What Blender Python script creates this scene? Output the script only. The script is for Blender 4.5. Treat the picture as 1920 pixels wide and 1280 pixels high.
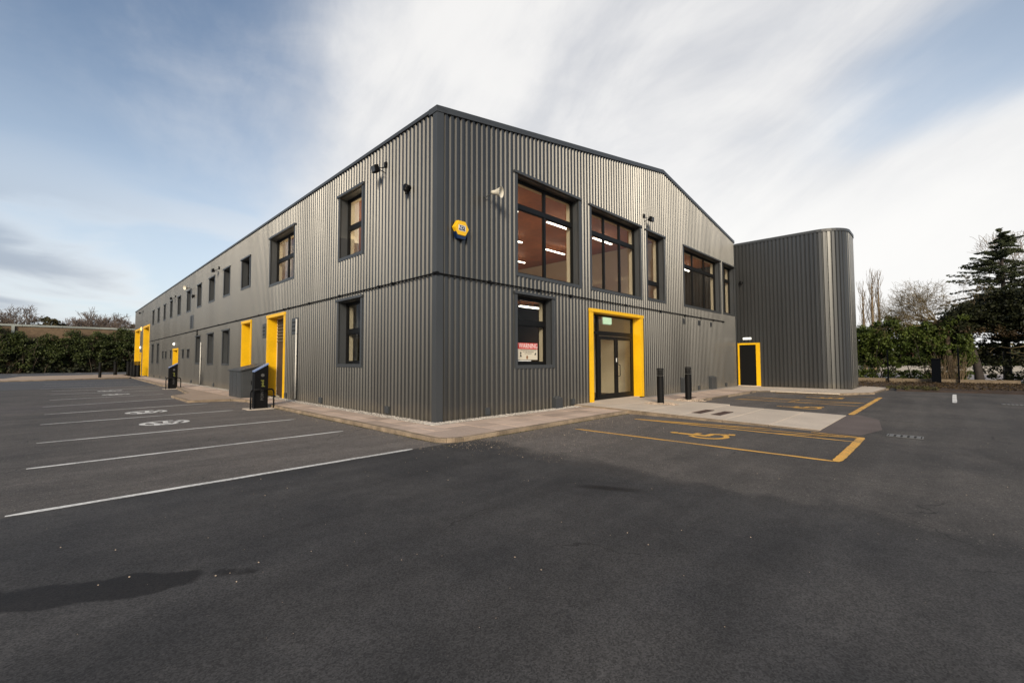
import bpy, bmesh, math, random
import numpy as np
from mathutils import Vector, Matrix
R = math.radians
random.seed(7); rng = np.random.default_rng(7)
scn = bpy.context.scene
for o in list(bpy.data.objects): bpy.data.objects.remove(o)
col = scn.collection

# ------------------------------------------------------------------ camera
cd = bpy.data.cameras.new('camera'); cam = bpy.data.objects.new('camera', cd); col.objects.link(cam)
cd.sensor_width = 36; cd.lens = 36*828.06/1920; cd.clip_start = .05; cd.clip_end = 3000
yaw, pit, rol = 7.75405108e-01, 4.46054139e-02, -3.20128422e-03
fw = Vector((math.cos(yaw)*math.cos(pit), math.sin(yaw)*math.cos(pit), math.sin(pit)))
rt = fw.cross(Vector((0,0,1))).normalized(); up = rt.cross(fw)
r2 = math.cos(rol)*rt+math.sin(rol)*up; u2 = -math.sin(rol)*rt+math.cos(rol)*up
M = Matrix((r2, u2, -fw)).transposed().to_4x4(); M.translation = Vector((-6.0039, -8.3212, 1.4))
cam.matrix_world = M; scn.camera = cam

# ------------------------------------------------------------------ sky, sun, exposure
SUN_AZ, SUN_EL = 221.0, 22.0            # azimuth measured from +X towards +Y
w = bpy.data.worlds.new('World'); scn.world = w; w.use_nodes = True
nt = w.node_tree; nt.nodes.clear()
def N(t, **k):
    n = nt.nodes.new(t)
    for a, b in k.items(): setattr(n, a, b)
    return n
def mth(op, a, b=None, c=None, clamp=False):
    n = N('ShaderNodeMath', operation=op); n.use_clamp = clamp
    for i, v in enumerate((a, b, c)):
        if v is None: continue
        if isinstance(v, (int, float)): n.inputs[i].default_value = v
        else: nt.links.new(v, n.inputs[i])
    return n.outputs[0]
def mixc(f, a, b):
    n = N('ShaderNodeMix', data_type='RGBA')
    for s, v in ((n.inputs[0], f), (n.inputs[6], a), (n.inputs[7], b)):
        if hasattr(v, 'is_output'): nt.links.new(v, s)
        elif isinstance(v, (int, float)): s.default_value = v
        else: s.default_value = (*v, 1)
    return n.outputs[2]
def smooth(v, a, b):
    n = N('ShaderNodeMapRange', interpolation_type='SMOOTHERSTEP')
    nt.links.new(v, n.inputs[0]); n.inputs[1].default_value = a; n.inputs[2].default_value = b
    return n.outputs[0]
sky = N('ShaderNodeTexSky', sky_type='NISHITA'); sky.sun_disc = False
sky.sun_elevation = R(SUN_EL); sky.sun_rotation = R(90-SUN_AZ) % (2*math.pi)
sky.air_density = 1.0; sky.dust_density = 1.6; sky.ozone_density = 1.5
SKY = 0.115
sc = N('ShaderNodeVectorMath', operation='SCALE'); nt.links.new(sky.outputs[0], sc.inputs[0]); sc.inputs[3].default_value = SKY
tc = N('ShaderNodeTexCoord'); sp = N('ShaderNodeSeparateXYZ'); nt.links.new(tc.outputs['Generated'], sp.inputs[0]); GEN = tc.outputs['Generated']
def dot(v, src=None):
    n = N('ShaderNodeVectorMath', operation='DOT_PRODUCT'); nt.links.new(src or GEN, n.inputs[0]); n.inputs[1].default_value = v
    return n.outputs['Value']
def squash(axis, k, sc3=(1,1,1)):
    """direction stretched along an axis: clouds drawn out along it"""
    a = Vector(axis).normalized(); s1 = N('ShaderNodeVectorMath', operation='SCALE'); s1.inputs[0].default_value = a
    nt.links.new(mth('MULTIPLY', dot(a), -k), s1.inputs[3]); ad = N('ShaderNodeVectorMath', operation='ADD'); nt.links.new(GEN, ad.inputs[0]); nt.links.new(s1.outputs[0], ad.inputs[1])
    m_ = N('ShaderNodeVectorMath', operation='MULTIPLY'); nt.links.new(ad.outputs[0], m_.inputs[0]); m_.inputs[1].default_value = sc3; return m_.outputs[0]
def noise(vec, off, scale, det=6, rough=.55, dist=.3):
    ad = N('ShaderNodeVectorMath', operation='ADD'); nt.links.new(vec, ad.inputs[0]); ad.inputs[1].default_value = off
    n = N('ShaderNodeTexNoise'); nt.links.new(ad.outputs[0], n.inputs['Vector'])
    n.inputs['Scale'].default_value = scale; n.inputs['Detail'].default_value = det; n.inputs['Roughness'].default_value = rough; n.inputs['Distortion'].default_value = dist
    return n.outputs[0]
streak = squash((-.04,-.88,.40), .66); mild = squash((-.2,-.85,.25), .30, (1,1,1.5)); flat = squash((0,0,1), 0, (1,1,3.4))
nbig = noise(mild, (3.1,0,.4), 1.7, 7, .5, .5)
nstr = noise(streak, (8.7,1,2), 4.2, 9, .6, .35)
nlow = noise(flat, (1.3,4,.2), 2.3, 7, .52, .5)
nfine = noise(mild, (5,7,1), 5.0, 8, .6, .6)
bias = dot(Vector((.86, .46, .22)).normalized())            # the white bank of cloud over the gable
gap = mth('MULTIPLY', smooth(mth('ABSOLUTE', dot(Vector((.4187,-.1986,-.8861)))), .15, .01), smooth(dot(Vector((-.0272,-.9781,.2063))), -.26, .14))
gap2 = mth('MULTIPLY', smooth(bias, .9, .6), .2)
nsum = mth('ADD', mth('MULTIPLY', nbig, .60), mth('ADD', mth('MULTIPLY', nstr, .18), mth('MULTIPLY', nfine, .22)))
dens = mth('ADD', nsum, mth('MULTIPLY', smooth(bias, .50, .97), .44))
dens = mth('SUBTRACT', dens, mth('ADD', mth('MULTIPLY', gap, .36), mth('MULTIPLY', gap2, .14)))
mask = smooth(dens, .42, .92)
low = smooth(sp.outputs[2], .42, .05)
mask = mth('MAXIMUM', mask, mth('MULTIPLY', smooth(nlow, .36, .60), mth('MULTIPLY', low, .95)))
veil = mth('ADD', mth('MULTIPLY', smooth(sp.outputs[2], .60, .0), .70), mth('MULTIPLY', smooth(bias, .55, 1.0), .35), clamp=True)
greyf = mth('MULTIPLY', smooth(nlow, .40, .60), mth('MULTIPLY', smooth(sp.outputs[2], .42, .16), smooth(bias, .74, .40)))
ccol = mixc(smooth(mth('ADD', mth('MULTIPLY', nstr, .5), mth('MULTIPLY', nbig, .5)), .33, .62), (.52, .53, .56), (.80, .785, .765))
lowb = mth('MULTIPLY', smooth(sp.outputs[2], .62, .05), .8)
ccol = mixc(lowb, ccol, (.84, .825, .80))
ccol = mixc(greyf, ccol, (.30, .34, .41))
hz = mixc(mth('ADD', mth('MULTIPLY', veil, .88), .05), sc.outputs[0], (.66, .73, .80))
fin = mixc(mth('MULTIPLY', mask, .9), hz, ccol)
below = smooth(sp.outputs[2], .0, -.05)
fin = mixc(below, fin, (.10, .10, .09))
bg = N('ShaderNodeBackground'); nt.links.new(fin, bg.inputs[0]); bg.inputs[1].default_value = 1.0
wo = N('ShaderNodeOutputWorld'); nt.links.new(bg.outputs[0], wo.inputs[0])
sd = bpy.data.lights.new('sun', 'SUN'); sd.energy = 2.9; sd.angle = R(18); sd.color = (1, .86, .66)
so = bpy.data.objects.new('sun', sd); col.objects.link(so)
sdir = Vector((math.cos(R(SUN_AZ))*math.cos(R(SUN_EL)), math.sin(R(SUN_AZ))*math.cos(R(SUN_EL)), math.sin(R(SUN_EL))))
so.rotation_euler = sdir.to_track_quat('Z', 'Y').to_euler()
scn.view_settings.view_transform = 'Standard'; scn.view_settings.look = 'None'
scn.view_settings.exposure = 0.29; scn.view_settings.gamma = 1; scn.view_settings.use_curve_mapping = False
scn.render.engine = 'CYCLES'; scn.cycles.max_bounces = 8; scn.cycles.transparent_max_bounces = 16

# ------------------------------------------------------------------ helpers
def tag(o, label=None, cat=None, group=None, kind=None):
    if label: o['label'] = label
    if cat: o['category'] = cat
    if group: o['group'] = group
    if kind: o['kind'] = kind
    return o
def empty(name, loc=(0,0,0), parent=None):
    o = bpy.data.objects.new(name, None); o.location = loc; o.empty_display_size = .2; col.objects.link(o)
    if parent: o.parent = parent
    return o
def place(o, parent):
    """parent without moving: children keep world coordinates"""
    if parent is not None:
        o.parent = parent
        off = Vector((0,0,0)); p = parent
        while p: off += p.location; p = p.parent
        o.location = o.location - off
    return o
class MB:
    def __init__(s): s.v = []; s.f = []
    def add(s, vs, fs):
        b = len(s.v); s.v += [tuple(v) for v in vs]; s.f += [tuple(i+b for i in f) for f in fs]; return s
    def box(s, a, b, T=None):
        x0,y0,z0 = a; x1,y1,z1 = b
        vs = [(x,y,z) for z in (z0,z1) for x,y in ((x0,y0),(x1,y0),(x1,y1),(x0,y1))]
        if T: vs = [T(*v) for v in vs]
        return s.add(vs, [(3,2,1,0),(4,5,6,7),(0,1,5,4),(1,2,6,5),(2,3,7,6),(3,0,4,7)])
    def tube(s, p, q, r, r1=None, n=8, caps=True):
        p = Vector(p); q = Vector(q); d = (q-p).normalized(); a = d.orthogonal().normalized(); b = d.cross(a)
        r1 = r if r1 is None else r1
        vs = []
        for c, rr in ((p,r),(q,r1)):
            vs += [c+(a*math.cos(2*math.pi*i/n)+b*math.sin(2*math.pi*i/n))*rr for i in range(n)]
        fs = [(i,(i+1)%n,n+(i+1)%n,n+i) for i in range(n)]
        if caps: fs += [tuple(range(n))[::-1], tuple(range(n,2*n))]
        return s.add(vs, fs)
    def lathe(s, c, prof, n=16, axis=None):
        c = Vector(c); d = Vector(axis or (0,0,1)).normalized(); a = d.orthogonal().normalized(); b = d.cross(a)
        vs = []
        for r, h in prof: vs += [c+d*h+(a*math.cos(2*math.pi*i/n)+b*math.sin(2*math.pi*i/n))*r for i in range(n)]
        fs = []
        for k in range(len(prof)-1):
            fs += [(k*n+i,k*n+(i+1)%n,(k+1)*n+(i+1)%n,(k+1)*n+i) for i in range(n)]
        fs += [tuple(range(n))[::-1], tuple(range((len(prof)-1)*n, len(prof)*n))]
        return s.add(vs, fs)
    def prism(s, pts, z0, z1):
        n = len(pts)
        return s.add([(x,y,z0) for x,y in pts]+[(x,y,z1) for x,y in pts],
            [tuple(range(n))[::-1], tuple(range(n,2*n))]+[(i,(i+1)%n,n+(i+1)%n,n+i) for i in range(n)])
    def sheet(s, pts, z): return s.add([(x,y,z) for x,y in pts], [tuple(range(len(pts)))])
    def build(s, name, mat, parent=None, bevel=0, smooth=False, tagd=None):
        me = bpy.data.meshes.new(name); me.from_pydata(s.v, [], s.f); me.materials.append(mat)
        # origin to lower centre
        if s.v:
            A = np.array(s.v); c = Vector(((A[:,0].min()+A[:,0].max())/2, (A[:,1].min()+A[:,1].max())/2, A[:,2].min()))
            me.transform(Matrix.Translation(-c))
        else: c = Vector((0,0,0))
        bm = bmesh.new(); bm.from_mesh(me); bmesh.ops.recalc_face_normals(bm, faces=bm.faces); bm.to_mesh(me); bm.free()
        o = bpy.data.objects.new(name, me); o.location = c; col.objects.link(o); place(o, parent)
        if bevel:
            m = o.modifiers.new('bevel', 'BEVEL'); m.width = bevel; m.segments = 2; m.limit_method = 'ANGLE'
        if smooth:
            for p in me.polygons: p.use_smooth = True
        return o
def npmesh(name, V, F, mat, parent=None, smooth=False):
    """V (n,3), F (m,k) numpy"""
    me = bpy.data.meshes.new(name); k = F.shape[1]
    me.vertices.add(len(V)); me.vertices.foreach_set('co', V.astype(np.float32).ravel())
    me.loops.add(F.size); me.loops.foreach_set('vertex_index', F.astype(np.int32).ravel())
    me.polygons.add(len(F)); me.polygons.foreach_set('loop_start', np.arange(0, F.size, k, dtype=np.int32))
    me.update(calc_edges=True); me.validate(); me.materials.append(mat)
    o = bpy.data.objects.new(name, me); col.objects.link(o); place(o, parent)
    return o

# ------------------------------------------------------------------ materials
def mat(name, color, rough=.6, metal=0, spec=.5, noise=None, bump=None, emit=None, coat=0, rnd=0, dirt=None):
    """noise=(scale, amount, detail) multiplies colour; bump=(scale,strength,distance); rnd= per object variation"""
    m = bpy.data.materials.new(name); m.use_nodes = True; t = m.node_tree; b = t.nodes['Principled BSDF']
    b.inputs['Base Color'].default_value = (*color, 1); b.inputs['Roughness'].default_value = rough
    b.inputs['Metallic'].default_value = metal; b.inputs['Specular IOR Level'].default_value = spec
    if coat: b.inputs['Coat Weight'].default_value = coat; b.inputs['Coat Roughness'].default_value = .25
    g = t.nodes.new('ShaderNodeNewGeometry')
    last = None
    if noise:
        for sc_, am, de in (noise if isinstance(noise[0], tuple) else (noise,)):
            n = t.nodes.new('ShaderNodeTexNoise'); t.links.new(g.outputs['Position'], n.inputs['Vector'])
            n.inputs['Scale'].default_value = sc_; n.inputs['Detail'].default_value = de
            mr = t.nodes.new('ShaderNodeMapRange'); t.links.new(n.outputs[0], mr.inputs[0])
            mr.inputs[1].default_value = .3; mr.inputs[2].default_value = .7; mr.inputs[3].default_value = 1-am; mr.inputs[4].default_value = 1+am
            last = mulv(t, last, mr.outputs[0])
    if rnd:
        oi = t.nodes.new('ShaderNodeObjectInfo'); mr = t.nodes.new('ShaderNodeMapRange'); t.links.new(oi.outputs['Random'], mr.inputs[0])
        mr.inputs[3].default_value = 1-rnd; mr.inputs[4].default_value = 1+rnd; last = mulv(t, last, mr.outputs[0])
    if last:
        v = t.nodes.new('ShaderNodeVectorMath'); v.operation = 'SCALE'; v.inputs[0].default_value = color; t.links.new(last, v.inputs[3])
        t.links.new(v.outputs[0], b.inputs['Base Color'])
    if bump:
        n = t.nodes.new('ShaderNodeTexNoise'); t.links.new(g.outputs['Position'], n.inputs['Vector']); n.inputs['Scale'].default_value = bump[0]; n.inputs['Detail'].default_value = 4
        bp = t.nodes.new('ShaderNodeBump'); bp.inputs['Strength'].default_value = bump[1]; bp.inputs['Distance'].default_value = bump[2]
        t.links.new(n.outputs[0], bp.inputs['Height']); t.links.new(bp.outputs[0], b.inputs['Normal'])
    if emit:
        b.inputs['Emission Color'].default_value = (*emit[0], 1); b.inputs['Emission Strength'].default_value = emit[1]
    return m
def mulv(t, a, b):
    if a is None: return b
    n = t.nodes.new('ShaderNodeMath'); n.operation = 'MULTIPLY'; t.links.new(a, n.inputs[0]); t.links.new(b, n.inputs[1]); return n.outputs[0]

def asphalt_mat():
    m = bpy.data.materials.new('asphalt'); m.use_nodes = True; t = m.node_tree; b = t.nodes['Principled BSDF']; L = t.links
    g = t.nodes.new('ShaderNodeNewGeometry'); P = g.outputs['Position']
    s = t.nodes.new('ShaderNodeSeparateXYZ'); L.new(P, s.inputs[0])
    def nz(scale, det=3, rough=.55, vec=None):
        n = t.nodes.new('ShaderNodeTexNoise'); L.new(vec or P, n.inputs['Vector']); n.inputs['Scale'].default_value = scale
        n.inputs['Detail'].default_value = det; n.inputs['Roughness'].default_value = rough; return n.outputs[0]
    def mp(v, a, b_, c, d, it='LINEAR'):
        n = t.nodes.new('ShaderNodeMapRange'); n.interpolation_type = it; L.new(v, n.inputs[0])
        for i, x in enumerate((a,b_,c,d)): n.inputs[i+1].default_value = x
        return n.outputs[0]
    def ma(op, a, b_, cl=False):
        n = t.nodes.new('ShaderNodeMath'); n.operation = op; n.use_clamp = cl
        for i, v in enumerate((a,b_)):
            if isinstance(v,(int,float)): n.inputs[i].default_value = v
            else: L.new(v, n.inputs[i])
        return n.outputs[0]
    def mc(f, a, b_, bl='MIX'):
        n = t.nodes.new('ShaderNodeMix'); n.data_type = 'RGBA'; n.blend_type = bl
        for sck, v in ((n.inputs[0],f),(n.inputs[6],a),(n.inputs[7],b_)):
            if hasattr(v,'is_output'): L.new(v, sck)
            elif isinstance(v,(int,float)): sck.default_value = v
            else: sck.default_value = (*v,1)
        return n.outputs[2]
    wob = ma('MULTIPLY', ma('SUBTRACT', nz(1.0, 6, .62), .5), 1.5)
    # newer smooth tarmac in front: y < -1.86 and x < -0.62 (edges wander a little)
    yy = ma('ADD', s.outputs[1], ma('MULTIPLY', wob, .05)); xx = ma('ADD', s.outputs[0], wob)
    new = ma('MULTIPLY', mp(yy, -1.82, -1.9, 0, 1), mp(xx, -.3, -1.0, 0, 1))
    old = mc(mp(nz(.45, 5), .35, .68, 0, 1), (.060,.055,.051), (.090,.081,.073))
    away = ma('ADD', ma('MULTIPLY', mp(s.outputs[1], -2.0, -7.5, 1, 0), mp(s.outputs[0], -6.2, -2.6, .25, 1)), ma('MULTIPLY', ma('SUBTRACT', nz(.6, 6, .6), .5), 1.3), True)  # pale dust by the building; darkening towards the viewer imitates lens falloff in colour
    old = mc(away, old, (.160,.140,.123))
    # repair bands across the bays, bluer surface further off
    old = mc(mp(ma('MULTIPLY', mp(s.outputs[1], 10.9, 11.1, 0, 1), mp(s.outputs[1], 14.4, 14.2, 0, 1)), 0, 1, 0, .55), old, (.10,.088,.084))
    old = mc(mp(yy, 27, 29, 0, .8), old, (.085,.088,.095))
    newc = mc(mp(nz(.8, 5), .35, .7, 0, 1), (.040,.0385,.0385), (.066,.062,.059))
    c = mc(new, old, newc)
    # pale worn drift between the old and the new tarmac
    dr = ma('MULTIPLY', mp(nz(.5, 5, .6), .5, .66, 0, .7), ma('MULTIPLY', mp(s.outputs[0], -1.5, 1.5, 0, 1), mp(s.outputs[1], -1.9, -3.0, 0, 1)))
    c = mc(dr, c, (.11,.098,.086))
    # joint where the new tarmac meets the old, hairline cracks, faint tyre drag
    joint = ma('MULTIPLY', mp(new, .05, .45, 0, 1), mp(new, .95, .55, 0, 1)); c = mc(ma('MULTIPLY', joint, .35), c, (.02,.02,.02))
    wv = t.nodes.new('ShaderNodeVectorMath'); wv.operation = 'MULTIPLY_ADD'; nn_ = t.nodes.new('ShaderNodeTexNoise'); L.new(P, nn_.inputs['Vector']); nn_.inputs['Scale'].default_value = 2.2; nn_.inputs['Detail'].default_value = 5
    L.new(nn_.outputs['Color'], wv.inputs[0]); wv.inputs[1].default_value = (.7,.7,0); L.new(P, wv.inputs[2])
    vc = t.nodes.new('ShaderNodeTexVoronoi'); vc.feature = 'DISTANCE_TO_EDGE'; L.new(wv.outputs[0], vc.inputs['Vector']); vc.inputs['Scale'].default_value = .33
    ck = ma('MULTIPLY', mp(vc.outputs['Distance'], .0045, .0015, 0, 1), mp(nz(.4, 3), .50, .60, 0, .75)); c = mc(ck, c, (.015,.014,.013))
    mpg = t.nodes.new('ShaderNodeMapping'); mpg.inputs['Rotation'].default_value = (0,0,R(-28)); mpg.inputs['Scale'].default_value = (.16,1.7,1); L.new(P, mpg.inputs[0])
    tr_ = mp(nz(1.0, 5, .6, mpg.outputs[0]), .42, .66, .90, 1.16); tv = t.nodes.new('ShaderNodeVectorMath'); tv.operation = 'SCALE'; L.new(c, tv.inputs[0]); L.new(tr_, tv.inputs[3]); c = tv.outputs[0]
    # aggregate: two sizes of chips
    v1 = t.nodes.new('ShaderNodeTexVoronoi'); L.new(P, v1.inputs['Vector']); v1.inputs['Scale'].default_value = 120
    chip = mp(v1.outputs['Color'], .0, 1, .0, 1)
    sepc = t.nodes.new('ShaderNodeSeparateColor'); L.new(v1.outputs['Color'], sepc.inputs[0])
    c = mc(1.0, c, mc(mp(sepc.outputs[0], 0, 1, 0, 1), (.55,.55,.55), (1.45,1.45,1.45)), 'MULTIPLY')
    v2 = t.nodes.new('ShaderNodeTexVoronoi'); L.new(P, v2.inputs['Vector']); v2.inputs['Scale'].default_value = 42
    sc2 = t.nodes.new('ShaderNodeSeparateColor'); L.new(v2.outputs['Color'], sc2.inputs[0])
    sp_ = ma('MULTIPLY', mp(sc2.outputs[0], .93, .97, 0, 1), ma('MULTIPLY', mp(v2.outputs['Distance'], .35, .2, 0, 1), mp(new, 0, 1, .8, .12)))
    c = mc(sp_, c, (.30,.27,.23))
    c = mc(1.0, c, mc(mp(nz(7, 4), .3, .7, 0, 1), (.88,.88,.88), (1.12,1.12,1.12)), 'MULTIPLY')
    # damp stain: a long streak near the viewer, shape of its own, plus a hollow in the middle
    def blob(cx, cy, ax, lx, ly, amp, sc_):
        dx = ma('SUBTRACT', s.outputs[0], cx); dy = ma('SUBTRACT', s.outputs[1], cy)
        u = ma('ADD', ma('MULTIPLY', dx, math.cos(ax)/lx), ma('MULTIPLY', dy, math.sin(ax)/lx))
        v = ma('ADD', ma('MULTIPLY', dx, -math.sin(ax)/ly), ma('MULTIPLY', dy, math.cos(ax)/ly))
        r = ma('ADD', ma('MULTIPLY', u, u), ma('MULTIPLY', v, v))
        return ma('ADD', r, ma('MULTIPLY', ma('SUBTRACT', nz(sc_, 5), .5), amp))
    st = mp(blob(-5.95, -4.22, R(-29), .95, .17, 3.6, 2.6), 1.1, .75, 0, 1)
    st2 = mp(blob(-1.48, -5.5, R(-62), .38, .10, 2.0, 3.0), 1.4, .0, 0, 1)
    st3 = mp(blob(2.4, -9.4, R(20), 2.4, .25, 2.6, 1.6), 1.2, .4, 0, .45)
    wet = ma('MAXIMUM', st, ma('MAXIMUM', st2, st3))
    c = mc(wet, c, mc(1.0, c, (.34,.31,.29), 'MULTIPLY'))
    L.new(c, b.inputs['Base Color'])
    L.new(mp(wet, 0, 1, .85, .75), b.inputs['Roughness']); b.inputs['Specular IOR Level'].default_value = .35
    bp = t.nodes.new('ShaderNodeBump'); bp.inputs['Strength'].default_value = .6; bp.inputs['Distance'].default_value = .004
    L.new(ma('ADD', sepc.outputs[1], ma('MULTIPLY', nz(2.2, 3), 2.0)), bp.inputs['Height']); L.new(bp.outputs[0], b.inputs['Normal'])
    return m
def paint_mat(name, c, wear=.5):
    m = bpy.data.materials.new(name); m.use_nodes = True; t = m.node_tree; b = t.nodes['Principled BSDF']; L = t.links
    g = t.nodes.new('ShaderNodeNewGeometry')
    n = t.nodes.new('ShaderNodeTexNoise'); L.new(g.outputs['Position'], n.inputs['Vector']); n.inputs['Scale'].default_value = 26; n.inputs['Detail'].default_value = 6; n.inputs['Roughness'].default_value = .7
    n2 = t.nodes.new('ShaderNodeTexNoise'); L.new(g.outputs['Position'], n2.inputs['Vector']); n2.inputs['Scale'].default_value = 1.1; n2.inputs['Detail'].default_value = 3
    a = t.nodes.new('ShaderNodeMath'); a.operation = 'ADD'; L.new(n.outputs[0], a.inputs[0]); L.new(n2.outputs[0], a.inputs[1])
    mr = t.nodes.new('ShaderNodeMapRange'); L.new(a.outputs[0], mr.inputs[0]); mr.inputs[1].default_value = .96; mr.inputs[2].default_value = 1.16; mr.inputs[4].default_value = wear
    mx = t.nodes.new('ShaderNodeMix'); mx.data_type = 'RGBA'; L.new(mr.outputs[0], mx.inputs[0]); mx.inputs[6].default_value = (*c,1); mx.inputs[7].default_value = (.09,.085,.08,1)
    L.new(mx.outputs[2], b.inputs['Base Color']); b.inputs['Roughness'].default_value = .7
    bp = t.nodes.new('ShaderNodeBump'); bp.inputs['Strength'].default_value = .3; bp.inputs['Distance'].default_value = .003; L.new(n.outputs[0], bp.inputs['Height']); L.new(bp.outputs[0], b.inputs['Normal'])
    return m
def cladding_mat(name, c, rough):
    m = mat(name, c, rough, spec=.5, rnd=.10, metal=.72); t = m.node_tree; b = t.nodes['Principled BSDF']; L = t.links
    g = t.nodes.new('ShaderNodeNewGeometry')
    mpn = t.nodes.new('ShaderNodeMapping'); mpn.inputs['Scale'].default_value = (.5,.5,.06); L.new(g.outputs['Position'], mpn.inputs[0])
    n = t.nodes.new('ShaderNodeTexNoise'); L.new(mpn.outputs[0], n.inputs['Vector']); n.inputs['Scale'].default_value = 1.6; n.inputs['Detail'].default_value = 5
    mr = t.nodes.new('ShaderNodeMapRange'); L.new(n.outputs[0], mr.inputs[0]); mr.inputs[1].default_value=.3; mr.inputs[2].default_value=.7; mr.inputs[3].default_value = rough-.03; mr.inputs[4].default_value = rough+.05
    L.new(mr.outputs[0], b.inputs['Roughness'])
    mr2 = t.nodes.new('ShaderNodeMapRange'); L.new(n.outputs[0], mr2.inputs[0]); mr2.inputs[1].default_value=.3; mr2.inputs[2].default_value=.7; mr2.inputs[3].default_value = .94; mr2.inputs[4].default_value = 1.06
    old = b.inputs['Base Color'].links[0].from_socket
    sz = t.nodes.new('ShaderNodeSeparateXYZ'); L.new(g.outputs['Position'], sz.inputs[0]); nd = t.nodes.new('ShaderNodeTexNoise'); L.new(g.outputs['Position'], nd.inputs['Vector']); nd.inputs['Scale'].default_value = 4; nd.inputs['Detail'].default_value = 6
    sz2 = t.nodes.new('ShaderNodeMath'); sz2.operation = 'MULTIPLY_ADD'; L.new(nd.outputs[0], sz2.inputs[0]); sz2.inputs[1].default_value = -.55; L.new(sz.outputs[2], sz2.inputs[2])
    dm = t.nodes.new('ShaderNodeMapRange'); L.new(sz2.outputs[0], dm.inputs[0]); dm.inputs[1].default_value = .12; dm.inputs[2].default_value = -.22; dm.inputs[3].default_value = 0; dm.inputs[4].default_value = .38
    dx = t.nodes.new('ShaderNodeMix'); dx.data_type = 'RGBA'; L.new(dm.outputs[0], dx.inputs[0]); L.new(old, dx.inputs[6]); dx.inputs[7].default_value = (.17,.145,.11,1); old = dx.outputs[2]
    v = t.nodes.new('ShaderNodeVectorMath'); v.operation='SCALE'; L.new(old, v.inputs[0]); L.new(mr2.outputs[0], v.inputs[3]); L.new(v.outputs[0], b.inputs['Base Color'])
    n3 = t.nodes.new('ShaderNodeTexNoise'); L.new(g.outputs['Position'], n3.inputs['Vector']); n3.inputs['Scale'].default_value = .9; n3.inputs['Detail'].default_value = 2
    bp = t.nodes.new('ShaderNodeBump'); bp.inputs['Strength'].default_value = .05; bp.inputs['Distance'].default_value = .03; L.new(n3.outputs[0], bp.inputs['Height']); L.new(bp.outputs[0], b.inputs['Normal'])
    return m
def glass_mat(name, tint=(.86,.86,.84)):
    m = bpy.data.materials.new(name); m.use_nodes = True; t = m.node_tree; t.nodes.clear(); L = t.links
    o = t.nodes.new('ShaderNodeOutputMaterial'); mx = t.nodes.new('ShaderNodeMixShader'); fr = t.nodes.new('ShaderNodeFresnel'); gg = t.nodes.new('ShaderNodeNewGeometry'); mm = t.nodes.new('ShaderNodeMapRange'); L.new(gg.outputs['Backfacing'], mm.inputs[0]); mm.inputs[3].default_value = 1.2; mm.inputs[4].default_value = 1/1.2; L.new(mm.outputs[0], fr.inputs[0])
    tr = t.nodes.new('ShaderNodeBsdfTransparent'); tr.inputs[0].default_value = (*tint,1); gl = t.nodes.new('ShaderNodeBsdfGlossy'); gl.inputs['Roughness'].default_value = .02
    L.new(fr.outputs[0], mx.inputs[0]); L.new(tr.outputs[0], mx.inputs[1]); L.new(gl.outputs[0], mx.inputs[2]); L.new(mx.outputs[0], o.inputs[0]); return m
def leaf_mat(name, c1, c2, rough=.55, trans=.25):
    m = bpy.data.materials.new(name); m.use_nodes = True; t = m.node_tree; L = t.links; t.nodes.clear()
    o = t.nodes.new('ShaderNodeOutputMaterial'); g = t.nodes.new('ShaderNodeNewGeometry')
    n = t.nodes.new('ShaderNodeTexNoise'); L.new(g.outputs['Position'], n.inputs['Vector']); n.inputs['Scale'].default_value = .9; n.inputs['Detail'].default_value = 3
    a = t.nodes.new('ShaderNodeMath'); a.operation = 'MULTIPLY_ADD'; L.new(g.outputs['Random Per Island'], a.inputs[0]); a.inputs[1].default_value = .6
    mr = t.nodes.new('ShaderNodeMapRange'); L.new(n.outputs[0], mr.inputs[0]); mr.inputs[1].default_value = .3; mr.inputs[2].default_value = .7; mr.inputs[4].default_value = .5
    L.new(mr.outputs[0], a.inputs[2])
    mx = t.nodes.new('ShaderNodeMix'); mx.data_type = 'RGBA'; L.new(a.outputs[0], mx.inputs[0]); mx.inputs[6].default_value = (*c1,1); mx.inputs[7].default_value = (*c2,1)
    p = t.nodes.new('ShaderNodeBsdfPrincipled'); L.new(mx.outputs[2], p.inputs['Base Color']); p.inputs['Roughness'].default_value = rough; p.inputs['Specular IOR Level'].default_value = .3
    tr = t.nodes.new('ShaderNodeBsdfTranslucent'); L.new(mx.outputs[2], tr.inputs[0]); ms = t.nodes.new('ShaderNodeMixShader'); ms.inputs[0].default_value = trans
    L.new(p.outputs[0], ms.inputs[1]); L.new(tr.outputs[0], ms.inputs[2]); L.new(ms.outputs[0], o.inputs[0]); return m

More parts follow.
